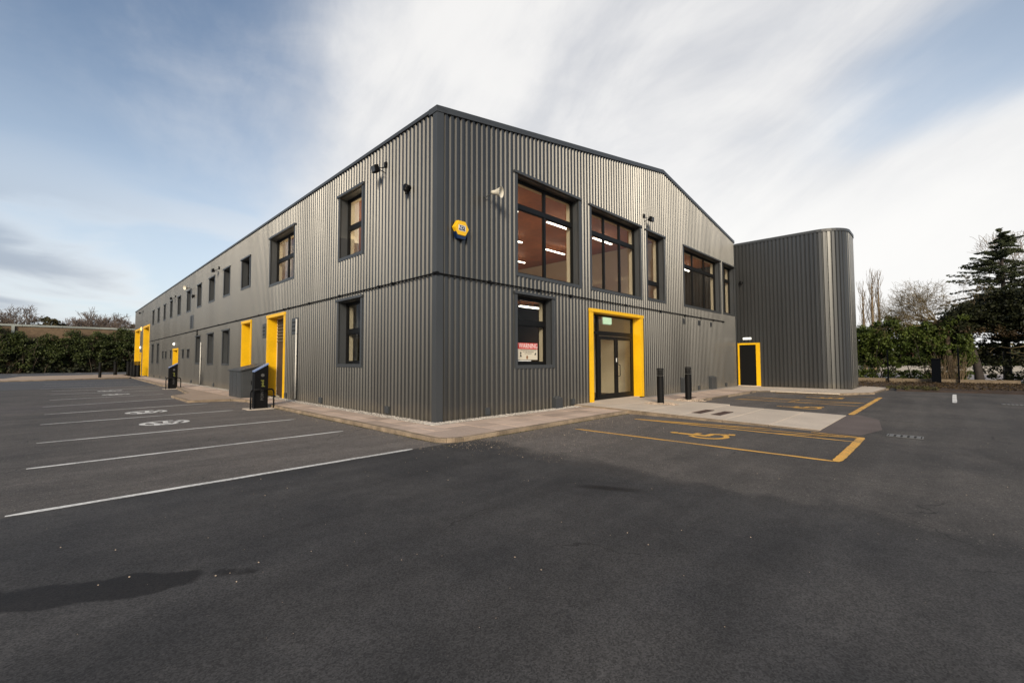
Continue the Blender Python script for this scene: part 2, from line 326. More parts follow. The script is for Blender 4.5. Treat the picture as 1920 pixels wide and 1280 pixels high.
MC = dict(
 asphalt=asphalt_mat(), white=paint_mat('white_line_paint', (.80,.78,.73), .5), yellow_line=paint_mat('yellow_line_paint', (.86,.46,.08), .55),
 clad=cladding_mat('grey_cladding_paint', (.088,.088,.086), .36), annex=cladding_mat('annex_cladding_paint', (.088,.090,.090), .36),
 trim=mat('slate_trim_paint', (.046,.050,.054), .45, noise=(.6,.1,3), bump=(1.2,.08,.02)), yellow=mat('yellow_trim_paint', (.84,.48,.004), .42, noise=((1.3,.09,5),(14,.05,3)), bump=(2.2,.12,.02)),
 black=mat('black_frame', (.005,.005,.005), .5, spec=.25), blackpl=mat('black_plastic', (.004,.004,.0045), .55, spec=.18, noise=(3,.2,3)), dark=mat('dark_grey_metal', (.045,.05,.055), .45, noise=(2,.12,3)),
 glass=glass_mat('window_glass'), cream=mat('cream_plaster', (.62,.56,.44), .8), ceil=mat('brown_board_ceiling', (.34,.115,.03), .65, noise=((.7,.25,5),(6,.12,3))), umber=mat('dark_brown_wall', (.05,.032,.022), .7),
 floor=mat('interior_floor', (.13,.10,.08), .6), lamp=mat('lamp_diffuser', (.9,.9,.85), .5, emit=((1,.93,.80), 9)), roof=mat('roof_sheet', (.12,.125,.13), .5, noise=(.4,.15,3)),
 slab=mat('pink_paving', (.55,.42,.33), .85, noise=((1.1,.10,4),(30,.10,3)), bump=(60,.25,.004), rnd=.2), kerb=mat('weathered_kerb', (.25,.19,.13), .9, noise=((3.5,.35,5),(40,.15,2)), bump=(45,.4,.006), rnd=.12),
 conc=mat('pale_concrete', (.60,.51,.41), .85, noise=((.9,.09,5),(25,.07,3)), bump=(70,.2,.003), rnd=.04), concdark=mat('slab_joint', (.09,.075,.06), .95), gravelbed=mat('gravel_bed', (.36,.32,.28), .95, noise=(30,.3,3), bump=(80,.6,.01)),
 stone=mat('white_gravel', (.52,.48,.43), .85, noise=(9,.3,2)), brownstone=mat('brown_pebble', (.52,.41,.31), .8, noise=(12,.4,2)), rust=mat('rusty_grating', (.075,.045,.035), .8, noise=(20,.3,3)),
 iron=mat('iron_grating', (.15,.15,.145), .6, noise=(20,.25,3)), void=mat('drain_hole', (.006,.006,.006), .9), redtar=mat('red_tarmac', (.125,.098,.088), .9, noise=((1,.15,4),(60,.2,2)), bump=(95,.5,.006)),
 whitepl=mat('cream_plastic', (.72,.68,.58), .4), bellyel=mat('alarm_yellow', (.85,.50,.01), .35), blue=mat('alarm_blue', (.006,.02,.07), .3), white2=mat('white_plastic', (.8,.8,.78), .5),
 pipe=mat('white_pipe', (.62,.60,.55), .5), red=mat('sign_red', (.55,.03,.02), .5), signw=mat('sign_cream', (.66,.60,.48), .6), skin=mat('sign_brown', (.25,.12,.05), .6), txtg=mat('charger_green', (.26,.27,.06), .5), txtd=mat('charger_grey', (.09,.09,.09), .5),
 screen=mat('blue_screen', (.16,.22,.38), .15, emit=((.2,.35,.9), .06)), greenlit=mat('exit_sign_light', (.5,.75,.5), .5, emit=((.65,.9,.62), .9)), amber=mat('amber_lamp', (.8,.4,.1), .4, emit=((1,.55,.15), 1.6)), lampw=mat('white_lamp', (.8,.8,.75), .4, emit=((1,.97,.85), 1.0)),
 bark=mat('bark', (.085,.062,.042), .9, noise=(4,.35,4)), darkbark=mat('dark_bark', (.035,.028,.024), .9, noise=(4,.3,4)), twig=mat('bare_twig', (.20,.145,.085), .85, noise=(.5,.3,3)), pinktwig=mat('pinkish_twig', (.15,.115,.095), .9, noise=(.15,.25,3)), mosstwig=mat('mossy_twig', (.17,.13,.065), .9, noise=(.8,.4,3)),
 soil=mat('soil', (.055,.034,.021), .95, noise=((1.5,.35,5),(22,.3,3)), bump=(30,.6,.03)), timber=mat('timber_edging', (.19,.145,.095), .85, noise=(6,.2,4)), coping=mat('pale_coping', (.26,.28,.26), .7, noise=(.5,.15,3)), wallb=mat('brown_wall', (.12,.082,.05), .9, noise=((.25,.3,5),(3,.2,3))),
 farpav=mat('far_paving', (.40,.30,.22), .9, noise=((.5,.1,3),(12,.08,2))), road=mat('pale_road', (.33,.29,.27), .85, noise=(.3,.12,3)), field=mat('verge_grass', (.06,.075,.03), .95, noise=(.4,.3,4)), navy=mat('navy_cabinet', (.003,.004,.006), .9, spec=.05), orange=mat('orange_hoarding', (.13,.045,.03), .6, noise=(.4,.25,2)), lowwall=mat('far_pale_wall', (.35,.33,.30), .85),
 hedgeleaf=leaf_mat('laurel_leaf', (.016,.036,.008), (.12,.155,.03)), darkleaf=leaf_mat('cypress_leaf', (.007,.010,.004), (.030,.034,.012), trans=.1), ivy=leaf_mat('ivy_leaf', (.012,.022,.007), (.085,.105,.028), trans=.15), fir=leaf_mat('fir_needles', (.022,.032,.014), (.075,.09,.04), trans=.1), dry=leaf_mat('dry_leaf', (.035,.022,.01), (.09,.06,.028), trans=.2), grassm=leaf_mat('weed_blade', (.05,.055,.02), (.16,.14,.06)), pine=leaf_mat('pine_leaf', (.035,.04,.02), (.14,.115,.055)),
)

# ------------------------------------------------------------------ ground
PV = .0; AS = -.08
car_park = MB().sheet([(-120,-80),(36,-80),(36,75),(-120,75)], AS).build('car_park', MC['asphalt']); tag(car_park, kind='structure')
MB().sheet([(-900,-900),(1200,-900),(1200,1200),(-900,1200)], AS-.03).build('ground', MC['field'])['kind'] = 'structure'
MB().sheet([(38,-200),(60,-200),(60,200),(38,200)], AS-.004).build('road', MC['road'])['kind'] = 'structure'
MB().sheet([(-120,75),(15,75),(15,84),(-120,84)], AS-.004).build('far_lane', MC['asphalt'])['kind'] = 'structure'

def wob_strip(p, q, wd, z, seg=.14, amp=.006):
    """painted stripe with slightly uneven edges"""
    p = Vector((*p,0)); q = Vector((*q,0)); d = q-p; L = d.length; d.normalize(); n = Vector((-d.y,d.x,0)); k = max(2,int(L/seg))
    V=[]; F=[]
    for i in range(k+1):
        c = p+d*(L*i/k); e = .55 if i in (0,k) and wd<.15 else 1
        a = c+n*(wd/2*e+random.uniform(-amp,amp)); b = c-n*(wd/2*e+random.uniform(-amp,amp)); V += [(a.x,a.y,z),(b.x,b.y,z)]
        if i: F.append((2*i-2,2*i-1,2*i+1,2*i))
    return V, F
def stripe(p, q, wd, m, z=AS+.004):
    mb = MB(); mb.add(*wob_strip(p, q, wd, z)); return mb.build('parking_line', m, car_park)
W = MC['white']; Yl = MC['yellow_line']
for (a,b) in [((-6.34,-1.80),(-1.80,-1.83)),((-6.30,.88),(-1.74,.92)),((-6.28,3.66),(-1.75,3.72)),((-6.31,7.18),(-2.26,7.37)),((-6.30,10.11),(-2.26,10.67)),((-6.39,13.25),(-2.74,14.23)),((-6.29,17.03),(-2.6,17.81)),((-6.3,21.3),(-2.3,21.3)),((-6.3,24.9),(-1.9,24.3)),((-6.8,28.2),(-2.2,28.0)),((-6.8,32.3),(-2.2,31.6)),((-6.8,36.2),(-2.2,35.8))]:
    stripe(a, b, .095, W)
# far ticks of a second row of bays
for x,y in [(-10,74.5),(-8.3,61.4),(-7.3,79),(-5.7,63.4),(-4.3,79.5),(-3.0,66.4),(-1.3,80.5)]: stripe((x-.25,y-.6),(x+.25,y+.6), .28, W)
stripe((20.7,-8.55),(15.6,-8.5), .12, W)
# disabled bay outlines
def poly_stroke(pts, wd, m, o, sx, sy, name='ground_symbol', z=AS+.004, ux=(1,0), uy=(0,1)):
    mb = MB()
    P = [(o[0]+(x*sx)*ux[0]+(y*sy)*uy[0], o[1]+(x*sx)*ux[1]+(y*sy)*uy[1]) for x,y in pts]
    Q=[Vector((*p,0)) for p in P]; n_=len(Q); Vv=[]; Ff=[]
    for i in range(n_):
        d0=(Q[i]-Q[i-1]).normalized() if i else (Q[1]-Q[0]).normalized(); d1=(Q[i+1]-Q[i]).normalized() if i<n_-1 else d0
        t_=(d0+d1); t_=t_.normalized() if t_.length>.2 else d0; nn=Vector((-t_.y,t_.x,0)); k_=1/max(.55,nn.dot(Vector((-d0.y,d0.x,0))))
        a_=Q[i]+nn*wd/2*k_; b_=Q[i]-nn*wd/2*k_; Vv+=[(a_.x,a_.y,z),(b_.x,b_.y,z)]
        if i: Ff.append((2*i-2,2*i-1,2*i+1,2*i))
    mb.add(Vv,Ff)
    return mb
ZL = [((1.90,-2.5),(1.97,-7.12),.09),((4.28,-2.6),(4.10,-7.12),.08),((4.25,-2.64),(4.78,-5.6),.07),((4.3,-2.7),(4.62,-7.1),.06),((4.13,-5.7),(4.66,-7.13),.06),((4.82,-6.3),(4.72,-7.1),.08)]
for i,(a,b,wd) in enumerate(ZL): stripe(a,b,wd,Yl,AS+.004+.0006*i)
stripe((1.93,-7.14),(4.72,-7.14),.125,Yl,AS+.009)
for i,(a,b,wd) in enumerate([((12.2,-2.5),(12.0,-6.3),.09),((13.5,-2.5),(13.35,-6.3),.09),((12.3,-2.6),(13.4,-4.4),.08),((12.1,-4.4),(13.3,-6.2),.08),((13.4,-4.4),(12.1,-4.3),.05),((16.6,-2.8),(16.5,-6.3),.09)]): stripe(a,b,wd,Yl,AS+.004+.0006*i)
stripe((8.95,-6.45),(16.6,-6.45),.14,Yl,AS+.009)
def arc(cx,cy,r,a0,a1,n=14,ry=None): return [(cx+r*math.cos(R(a0+(a1-a0)*i/n)), cy+(ry or r)*math.sin(R(a0+(a1-a0)*i/n))) for i in range(n+1)]
def wheelchair(cx, cy, s):
    o = (cx, cy); mb = MB()
    def st(pts, wd, k): 
        t_ = poly_stroke(pts, wd*s, None, o, s, s, z=AS+.0046+.0005*k); mb.add(t_.v, t_.f)
    st(arc(.44,.34,.36,125,352), .11, 0)
    st([(.36,.95),(.38,.62),(.40,.34)], .16, 1); st([(.38,.62),(.66,.60)], .12, 2); st([(.38,.36),(.70,.34),(.86,.0),(.98,.03)], .13, 3)
    n=12; mb.add([(o[0]+s*(.35+.09*math.cos(2*math.pi*i/n)), o[1]+s*(1.04+.09*math.sin(2*math.pi*i/n)), AS+.0075) for i in range(n)], [tuple(range(n))])
    return mb.build('wheelchair_symbol', Yl, car_park)
wheelchair(2.55,-5.25,.92); wheelchair(9.9,-5.5,1.0); wheelchair(14.6,-5.4,1.0)
def ev_symbol(cx, cy, sx, sy):
    mb = MB(); o=(cx,cy)
    def st(pts, wd, k): t_ = poly_stroke(pts, wd, None, o, sx, sy, z=AS+.0046+.0005*k); mb.add(t_.v, t_.f)
    st(arc(.5,.5,.46,62,298,26,.40), .115, 0) ; st(arc(.5,.5,.46,-50,50,16,.40), .115, 1)
    st([(.56,.92),(.50,.42),(.60,.12),(.80,.58),(.54,.62)], .10, 2); st([(.22,.70),(.32,.36),(.28,.02)], .11, 3); st([(.32,.42),(.46,.16)], .10, 4)
    return mb.build('charging_bay_symbol', W, car_park)
for (x,y) in [(-4.65,4.9),(-4.65,8.25),(-4.65,18.7),(-4.65,22.4)]: ev_symbol(x,y,.95,1.0)

# pavement around the building -------------------------------------------------
KX, KY = -1.18, -1.92                       # outer kerb faces
pav = MB()
rc = [(KX+.12+.32-.32*math.cos(R(a)), KY+.12+.32-.32*math.sin(R(a))) for a in range(0,91,15)]
outline = [(KX+.12,60)]+rc+[(5.35,KY+.12),(5.35,.0),(0.02,.0),(0.02,60)]
pav.prism(outline, AS-.02, PV-.012)
pavement = pav.build('pavement', MC['concdark']); pavement['kind'] = 'structure'
nsl = 0
def slab_piece(x0,y0,x1,y1,name='paving_slab',m='slab',par=None,z1=0,th=.05,g=.010):
    dz = random.uniform(-.003,.003)
    return MB().box((x0+g,y0+g,PV-th),(x1-g,y1-g,PV+z1+dz)).build(name, MC[m], par or pavement)
# left walk: two rows of slabs, .62 long
y = -1.0
while y < 30:
    slab_piece(KX+.12, y, -.68, y+.6); slab_piece(-.68, y, -.30, y+.6); y += .6
MB().box((KX+.12,y,-.05),(-.30,60,.0)).build('paving_run', MC['slab'], pavement)
# corner with a rounded outer edge
MB().prism(rc+[(-.30,KY+.12),(-.30,-1.0),(KX+.12,-1.0)], -.05, .001).build('paving_slab', MC['slab'], pavement)
x = -.30
while x < 5.2:
    x1 = min(x+.6, 5.35)
    for y0,y1 in ((KY+.12,-1.24),(-1.24,-.72),(-.72,-.32)): slab_piece(x,y0,x1,y1)
    x = x1
slab_piece(-.68,-1.0,-.30,-.32+.0)if False else None
# gravel margin against the cladding
MB().box((-.30,-.32,-.04),(0.0,60,.004)).build('gravel_margin', MC['gravelbed'], pavement)
MB().box((0.0,-.32,-.04),(5.9,0.02,.0035)).build('gravel_margin', MC['gravelbed'], pavement)
# kerb stones
def kerb(pts, name='kerb_stone', wdt=.12, L=.9, par=None, top=.004, closed=False):
    """kerb stones along a polyline; pts = outer face, stones lie to the left of travel"""
    for a,b in zip(pts[:-1],pts[1:]):
        A=Vector((*a,0)); B=Vector((*b,0)); d=B-A; T=d.length; d.normalize(); n=Vector((-d.y,d.x,0))
        k=max(1,round(T/L))
        for i in range(k):
            s0=T*i/k+.004; s1=T*(i+1)/k-.004; j=random.uniform(-.006,.006); dz=random.uniform(-.005,.004)
            P=[A+d*s0+n*j, A+d*s1+n*(j+random.uniform(-.004,.004)), A+d*s1+n*wdt, A+d*s0+n*wdt]
            mb=MB().prism([(p.x,p.y) for p in P], AS-.05, PV+top+dz); mb.build(name, MC['kerb'], par or pavement, bevel=.012)
arcp = [(KX+.44-.44*math.cos(R(a)), KY+.44-.44*math.sin(R(a))) for a in (0,22.5,45,67.5,90)]
lk = [(-1.30,47.4),(-1.62,26.4),(-1.42,22.9),(-1.95,16.4),(-2.72,15.0),(-2.72,11.5),(-1.45,11.1),(KX,10.2)]
# wide apron by the storage cabinet
MB().prism([(KX+.12,10.1),(-1.30+.1,47.4),(-1.52,26.4),(-1.32,22.9),(-1.85,16.4),(-2.62,14.95),(-2.62,11.6),(-1.40,11.2)][::-1], AS, PV-.001).build('paved_apron', MC['farpav'], pavement)
kerb(lk, L=.9); kerb([(KX,10.2),(KX,KY+.44)]); kerb(arcp, L=.3); kerb([(KX+.44,KY),(5.3,KY)])
# concrete path out from the entrance, sloping down to the bays
SX0,SX1=5.33,8.65
def szx(y): return .05 if y>-.6 else .05-(.6+y)*-.018 if False else .05+(y+.6)*.0195
path = empty('concrete_path'); path['kind']='structure'
ys=[-.0,-1.15,-2.25,-3.35,-4.45,-5.45,-6.40]
def sidex(y): return SX0-.10*max(0,min(1,(-y-1)/4.))
for a,b in zip(ys[:-1],ys[1:]):
    xl0=sidex(a); xl1=sidex(b); g=.010; xr=9.05 if a>-2.3 else SX1
    z0=szx(a); z1=szx(b)
    V=[(xl0,a-g,-.2),(xr,a-g,-.2),(xr,b+g,-.2),(xl1,b+g,-.2),(xl0,a-g,z0),(xr,a-g,z0),(xr,b+g,z1),(xl1,b+g,z1)]
    MB().add(V,[(3,2,1,0),(4,5,6,7),(0,1,5,4),(1,2,6,5),(2,3,7,6),(3,0,4,7)]).build('concrete_slab', MC['conc'], path, bevel=.006)
MB().add([(SX0-.02,0,-.19),(SX1,0,-.19),(SX1,-6.35,-.19),(SX0-.07,-6.35,-.19),(SX0-.02,0,.03),(SX1,0,.03),(SX1,-6.35,-.075),(SX0-.07,-6.35,-.075)],[(4,5,6,7),(0,1,5,4),(1,2,6,5),(2,3,7,6),(3,0,4,7)]).build('slab_bedding', MC['concdark'], path)
# entrance step kerb edge
for a,b in zip(ys[:-1],ys[1:]):
    z0=szx(a)-.004; z1=szx(b)-.004; x0=sidex(a); x1=sidex(b)
    if z1<-.075: z1=-.074
    V=[(x0-.13,a-.004,-.2),(x0-.004,a-.004,-.2),(x1-.004,b+.004,-.2),(x1-.13,b+.004,-.2),(x0-.13,a-.004,z0),(x0-.004,a-.004,z0),(x1-.004,b+.004,z1),(x1-.13,b+.004,z1)]
    MB().add(V,[(3,2,1,0),(4,5,6,7),(0,1,5,4),(1,2,6,5),(2,3,7,6),(3,0,4,7)]).build('kerb_stone', MC['kerb'], path, bevel=.012)
# tarmac fillet at the end of the path
fz=AS+.004
MB().add([(4.85,-6.42,fz),(8.65,-6.42,fz),(9.05,-6.6,fz),(8.2,-7.1,fz),(6.2,-7.32,fz),(5.0,-7.08,fz),(5.3,-6.42,-.055),(8.5,-6.42,-.055)],[(0,6,5),(6,7,3,4),(6,4,5),(7,1,2,3)]).build('tarmac_ramp', MC['redtar'], car_park)
# right pavement to the annex
rp=[(9.05,-1.75),(9.4,-2.0),(16.6,-2.0),(17.1,-2.6),(17.1,-5.2),(18.6,-6.1),(23.6,-6.3),(24.4,-5.2),(24.4,0),(9.05,0)]
right_pav = MB().prism([(x,y) for x,y in rp], AS-.02, PV-.012).build('pavement', MC['concdark']); right_pav['kind']='structure'
x=9.17
while x<16.9:
    for y0,y1 in ((-1.88,-1.28),(-1.28,-.78),(-.78,-.3)): slab_piece(x,y0,min(x+.6,17.0),y1,par=right_pav)
    x+=.6
yy_=-.3
MB().box((9.17,-.3,-.05),(20.4,0.0,.003)).build('gravel_margin', MC['gravelbed'], right_pav)
while yy_>-5.0:
    for x0 in (17.0,17.85,18.7,19.55): slab_piece(x0,yy_-.8,x0+.85,yy_,par=right_pav,m='conc')
    yy_-=.8
MB().prism([(17.2,-5.1),(18.66,-5.98),(23.5,-6.18),(24.3,-5.1)], -.05, .0).build('paving_slab', MC['conc'], right_pav)
kerb([(9.4,-2.0),(16.6,-2.0),(17.1,-2.6),(17.1,-5.2),(18.6,-6.1),(23.6,-6.3)], par=right_pav, wdt=.11, L=.9)
# far left pavement with kerb
fp=empty('pavement'); fp['kind']='structure'
MB().prism([(-120,44.4),(-7,44.5),(-1.5,46.2),(-1.2,47.2),(0,47.2),(0,62),(-8.8,59.5),(-9.5,51),(-120,50.6)], AS-.02, 0).build('paving_run', MC['farpav'], fp)
kerb([(-70,44.3),(-7,44.4),(-1.5,46.1)], par=fp, L=3.0, wdt=.14)

# soil bed on the right
sb = MB()
nx,ny=30,60; V=[];F=[]
for j in range(ny+1):
    for i in range(nx+1):
        yv=-6.6-24*j/ny; x0=22.0+.5*math.sin(yv*.4); xv=x0+(31.0-x0)*i/nx; hh=AS-.01+ (0 if i==0 else .06+.10*min(1,i/6))+random.uniform(-.02,.02)*(i>0)
        V.append((xv,yv,hh))
for j in range(ny):
    for i in range(nx): a=j*(nx+1)+i; F.append((a,a+1,a+nx+2,a+nx+1))
MB().add(V,F).build('soil_bed', MC['soil'])['kind']='structure'
MB().add([(24.4,-6.6,-.07),(31,-6.6,.02),(31,10,.02),(24.4,10,-.07)],[(0,1,2,3)]).build('soil_bed', MC['soil'])['kind']='structure'
MB().box((31.0,-60,-.1),(37.5,30,-.02)).build('verge', MC['field'])['kind']='structure'

# gravel stones (scattered) ---------------------------------------------------------------
def stones(name, centres, sizes, m, label=None):
    n=len(centres); C=np.array(centres); S=np.array(sizes)[:,None,None]
    base=np.array([(1,0,0),(0,1,0),(-1,0,0),(0,-1,0),(0,0,.8),(0,0,-.5)])
    V=base[None]*S*(1+.35*rng.uniform(-1,1,(n,6,3)))
    a=rng.uniform(0,6.28,n); ca_,sa_=np.cos(a)[:,None],np.sin(a)[:,None]
    x=V[:,:,0]*ca_-V[:,:,1]*sa_; y=V[:,:,0]*sa_+V[:,:,1]*ca_; V=np.stack([x,y,V[:,:,2]],2)+C[:,None]
    f=np.array([(0,1,4),(1,2,4),(2,3,4),(3,0,4),(1,0,5),(2,1,5),(3,2,5),(0,3,5)])
    F=(f[None]+6*np.arange(n)[:,None,None]).reshape(-1,3)
    o=npmesh(name, V.reshape(-1,3), F, m); o['kind']='stuff'
    if label: o['label']=label
    return o
c=[];s=[]
for i in range(5200):
    if random.random()<.6: p=(random.uniform(-.33,-.02), random.uniform(-.3,1)**1*0+(-.3+random.random()**2*30))
    else: p=(random.uniform(-.3,5.7), random.uniform(-.34,-.02))
    c.append((p[0],p[1],.008+random.uniform(0,.006))); s.append(random.uniform(.008,.019))
stones('gravel', c, s, MC['stone'], 'pale gravel strip along the foot of the cladding')
c=[];s=[]
for i in range(3400):
    k=random.random()
    if k<.4: p=(KX-abs(random.gauss(0,.35)), random.uniform(-2.2,9))
    elif k<.75: p=(random.uniform(-1.2,5.2), KY-abs(random.gauss(0,.45)))
    else: p=(random.uniform(-1,4), random.uniform(-4.2,-2))
    c.append((p[0],p[1],AS+.002)); s.append(random.uniform(.002,.005) if random.random()<.97 else random.uniform(.006,.011))
stones('loose_grit', c, s, MC['brownstone'], 'loose pale grit lying on the tarmac by the kerb')
c=[];s=[]
for i in range(330): c.append((random.uniform(-7,6), random.uniform(-9.5,-2), AS+.003)); s.append(random.choice([.002,.003,.003,.004,.006]))
for p in [(-4.94,-4.65),(-5.63,-4.25),(-5.21,-4.66),(-2.58,-3.84),(-3.56,-5.95)]: c.append((*p,AS+.004)); s.append(.008)
stones('loose_pebbles', c, s, MC['brownstone'], 'small pebbles scattered over the smooth dark tarmac')
# weeds and dead leaves in the kerb channel
def blades(name, centres, size, m, upd=.7, aspect=3.0, label=None, parent=None, kind='stuff'):
    C=np.array(centres); n=len(C); sz=np.array(size).reshape(-1,1) if np.ndim(size) else np.full((n,1),size)
    d=rng.normal(size=(n,3)); d[:,2]=np.abs(d[:,2])*upd; d/=np.linalg.norm(d,axis=1)[:,None]
    e=np.cross(d, rng.normal(size=(n,3))); e/=np.linalg.norm(e,axis=1)[:,None]
    nn=np.cross(d,e)
    V=np.stack([C-d*sz*.5, C+e*sz/aspect*.5+nn*sz*.06, C+d*sz*.5, C-e*sz/aspect*.5+nn*sz*.06],1)
    F=np.arange(4*n).reshape(n,4); o=npmesh(name, V.reshape(-1,3), F, m, parent)
    if kind: o['kind']=kind
    if label: o['label']=label
    return o
c=[]
for i in range(2600):
    k=random.random(); yv=random.choice([1.2,3,4.4,-1.0,6.8,8])+random.gauss(0,.5)
    if k<.6: c.append((KX-.015-abs(random.gauss(0,.02)), yv, AS+.008))
    else: c.append((random.choice([.5,2.8,4.4])+random.gauss(0,.6), KY-.015-abs(random.gauss(0,.02)), AS+.008))
blades('kerb_weeds', c, .028, MC['grassm'], label='tiny weeds and moss growing along the kerb')

# pebble circles of the bollards
for bx,by in ((7.51,-1.75),(9.3,-1.9)):
    c=[];s=[]
    for i in range(420):
        a=random.uniform(0,6.28); r=.50*math.sqrt(random.random()); r*=1+.15*math.sin(3*a)
        c.append((bx+r*math.cos(a)*.9, by+r*math.sin(a), .055+.02*(1-r/.5)+random.uniform(-.004,.008)+szx(by)-.05)); s.append(random.uniform(.014,.032))
    stones('pebbles', c, s, MC['brownstone'], 'brown pebbles heaped round the foot of a black bollard')

# ------------------------------------------------------------------ building shells
FR = lambda s,d,z: (s, -d, z)                 # right (gable) facade, y = 0
FL = lambda s,d,z: (-d, s, z)                 # long left facade, x = 0
AX=20.53
def ztop(x): return 7.37+(9.48-7.37)/11.7*x if x<=11.7 else 9.48-(9.48-8.06)/9.1*(x-11.7)
LEN=60.0; HW=20.45; EAVE=7.37
bld = empty('warehouse_building',(HW/2,LEN/2,0))
tag(bld,'long two-storey grey ribbed metal building with low gable roof and yellow framed doors','building')
annex = empty('rounded_annex',(22.2,-.5,0)); tag(annex,'tall windowless grey ribbed block with rounded end at the right of the gable','building')

PROF=[(.0,-.040),(.046,-.040),(.072,0),(.143,0),(.169,-.040)]   # pan, slope, crown, slope
PITCH=.170
def prof(s):
    k=s%PITCH
    pts=PROF+[(PITCH,-.040)]
    for (a,da),(b,db) in zip(pts[:-1],pts[1:]):
        if a<=k<=b: return da+(db-da)*(k-a)/max(b-a,1e-9)
    return -.040
def clad(T, s0, s1, zb, zt, holes, parent, m, ribs=6, split=None, pitch=None):
    """ribbed sheets; zt is a function of s; holes = (s0,s1,z0,z1); split = height at which an upper and a lower sheet meet"""
    br=set([s0,s1]); k=math.floor(s0/PITCH)
    while k*PITCH<=s1:
        for a,_ in PROF:
            v=k*PITCH+a
            if s0<v<s1: br.add(round(v,5))
        k+=1
    for h in holes:
        for v in h[:2]:
            if s0<v<s1: br.add(v)
    br=sorted(br); sheets={}; open_={}; members={}
    for a,b in zip(br[:-1],br[1:]):
        if b-a<1e-6: continue
        mid=(a+b)/2; sh=int((mid-s0)/(PITCH*ribs))
        iv=[(zb,split,'l'),(split,None,'u')] if split else [(zb,None,'u')]
        for z0,z1,tg in iv:
            segs=[(z0,z1)]
            for h in holes:
                if h[0]<mid<h[1]:
                    ns=[]
                    for (p,q) in segs:
                        qq=1e9 if q is None else q
                        if h[3]<=p or h[2]>=qq: ns.append((p,q)); continue
                        if h[2]>p: ns.append((p,h[2]))
                        if h[3]<qq: ns.append((h[3],q))
                    segs=ns
            for p,q in segs:
                qa=zt(a) if q is None else q; qb=zt(b) if q is None else q
                off=.0 if tg=='u' else -.003
                e=1e-5; q_=9.0 if q is None else q; grp=None
                for gkey in open_.get((sh,tg),[]):
                    if any(abs(A_[1]-a)<1e-6 and A_[2]<q_-1e-6 and A_[3]>p+1e-6 for A_ in members[gkey]):
                        if grp is None: grp=gkey
                        elif grp!=gkey and members.get(gkey):
                            members[grp]+=members[gkey]; members[gkey]=[]; sheets[grp].add(sheets[gkey].v,sheets[gkey].f); sheets[gkey]=MB()
                if grp is None: grp=(sh,tg,len(sheets)); open_.setdefault((sh,tg),[]).append(grp); sheets[grp]=MB(); members[grp]=[]
                members[grp].append((a,b,p,q_)); sheets[grp].add([T(a,prof(a+e)+off,p),T(b,prof(b-e)+off,p),T(b,prof(b-e)+off,qb),T(a,prof(a+e)+off,qa)],[(0,1,2,3)])
    for k_ in sorted(sheets):
        if sheets[k_].v: sheets[k_].build('cladding_sheet', m, parent)

# window table: s0,s1,z0,z1 (outer edge of the surround), columns, transom z (None) ----
RW=[(2.62,5.70,3.74,6.68,2,5.81),(6.20,9.72,3.76,6.66,3,5.82),(10.1,11.75,3.80,6.64,1,4.6),(13.55,18.2,3.84,6.66,3,5.82),(18.5,20.42,3.86,6.66,2,5.82),(2.6,4.30,1.20,3.32,1,2.49)]
LW=[(3.58,5.24,4.52,6.62,1,5.6),(8.92,11.83,4.52,6.60,2,5.6),(14.5,15.98,4.86,6.37,1,5.6),(17.95,19.35,4.86,6.4,1,5.6),(21.22,22.7,4.87,6.36,1,5.6),(24.6,25.9,4.85,6.36,1,5.6),(27.9,29.3,4.82,6.34,1,5.6),(31.4,32.75,4.84,6.31,1,5.6),(34.8,36.0,4.88,6.31,1,5.6),(38.0,39.2,4.9,6.3,1,5.6),(41.3,42.55,4.9,6.3,1,5.6),(44.5,45.8,4.9,6.34,1,5.6),
 (3.58,5.25,1.24,3.33,1,2.33),(17.85,19.35,1.24,3.12,1,2.3),(21.25,22.75,1.24,3.1,1,2.3),(24.6,26.0,1.27,3.08,1,2.3),
 (27.85,28.7,1.66,2.3,1,None),(29.8,30.45,1.66,2.32,1,None),(34.75,35.4,1.66,2.36,1,None),(37.1,37.75,1.68,2.32,1,None),(38.55,39.3,1.68,2.35,1,None),(41.1,42.4,1.28,3.1,1,2.3),(44.3,45.6,1.26,3.12,1,2.3)]
RD=[(6.12,9.70,-.1,3.14)]
LD=[(9.78,11.9,-.1,3.33),(14.12,15.6,-.1,3.32),(32.0,34.0,-.1,2.44),(47.4,52.0,-.1,5.15),(53.2,54.3,-.1,2.48),(54.9,59.4,-.1,5.15)]
TW=.105
def hole(h, t=TW*.6): return (h[0]+t,h[1]-t,h[2]+t if h[2]>0 else h[2],h[3]-t)
SPLIT=3.40
clad(FR,.0,HW,-.06,ztop,[hole(h) for h in RW+RD],bld,MC['clad'],split=SPLIT)
clad(FL,.0,LEN,-.06,lambda s:EAVE,[hole(h) for h in LW+LD],bld,MC['clad'],split=SPLIT)
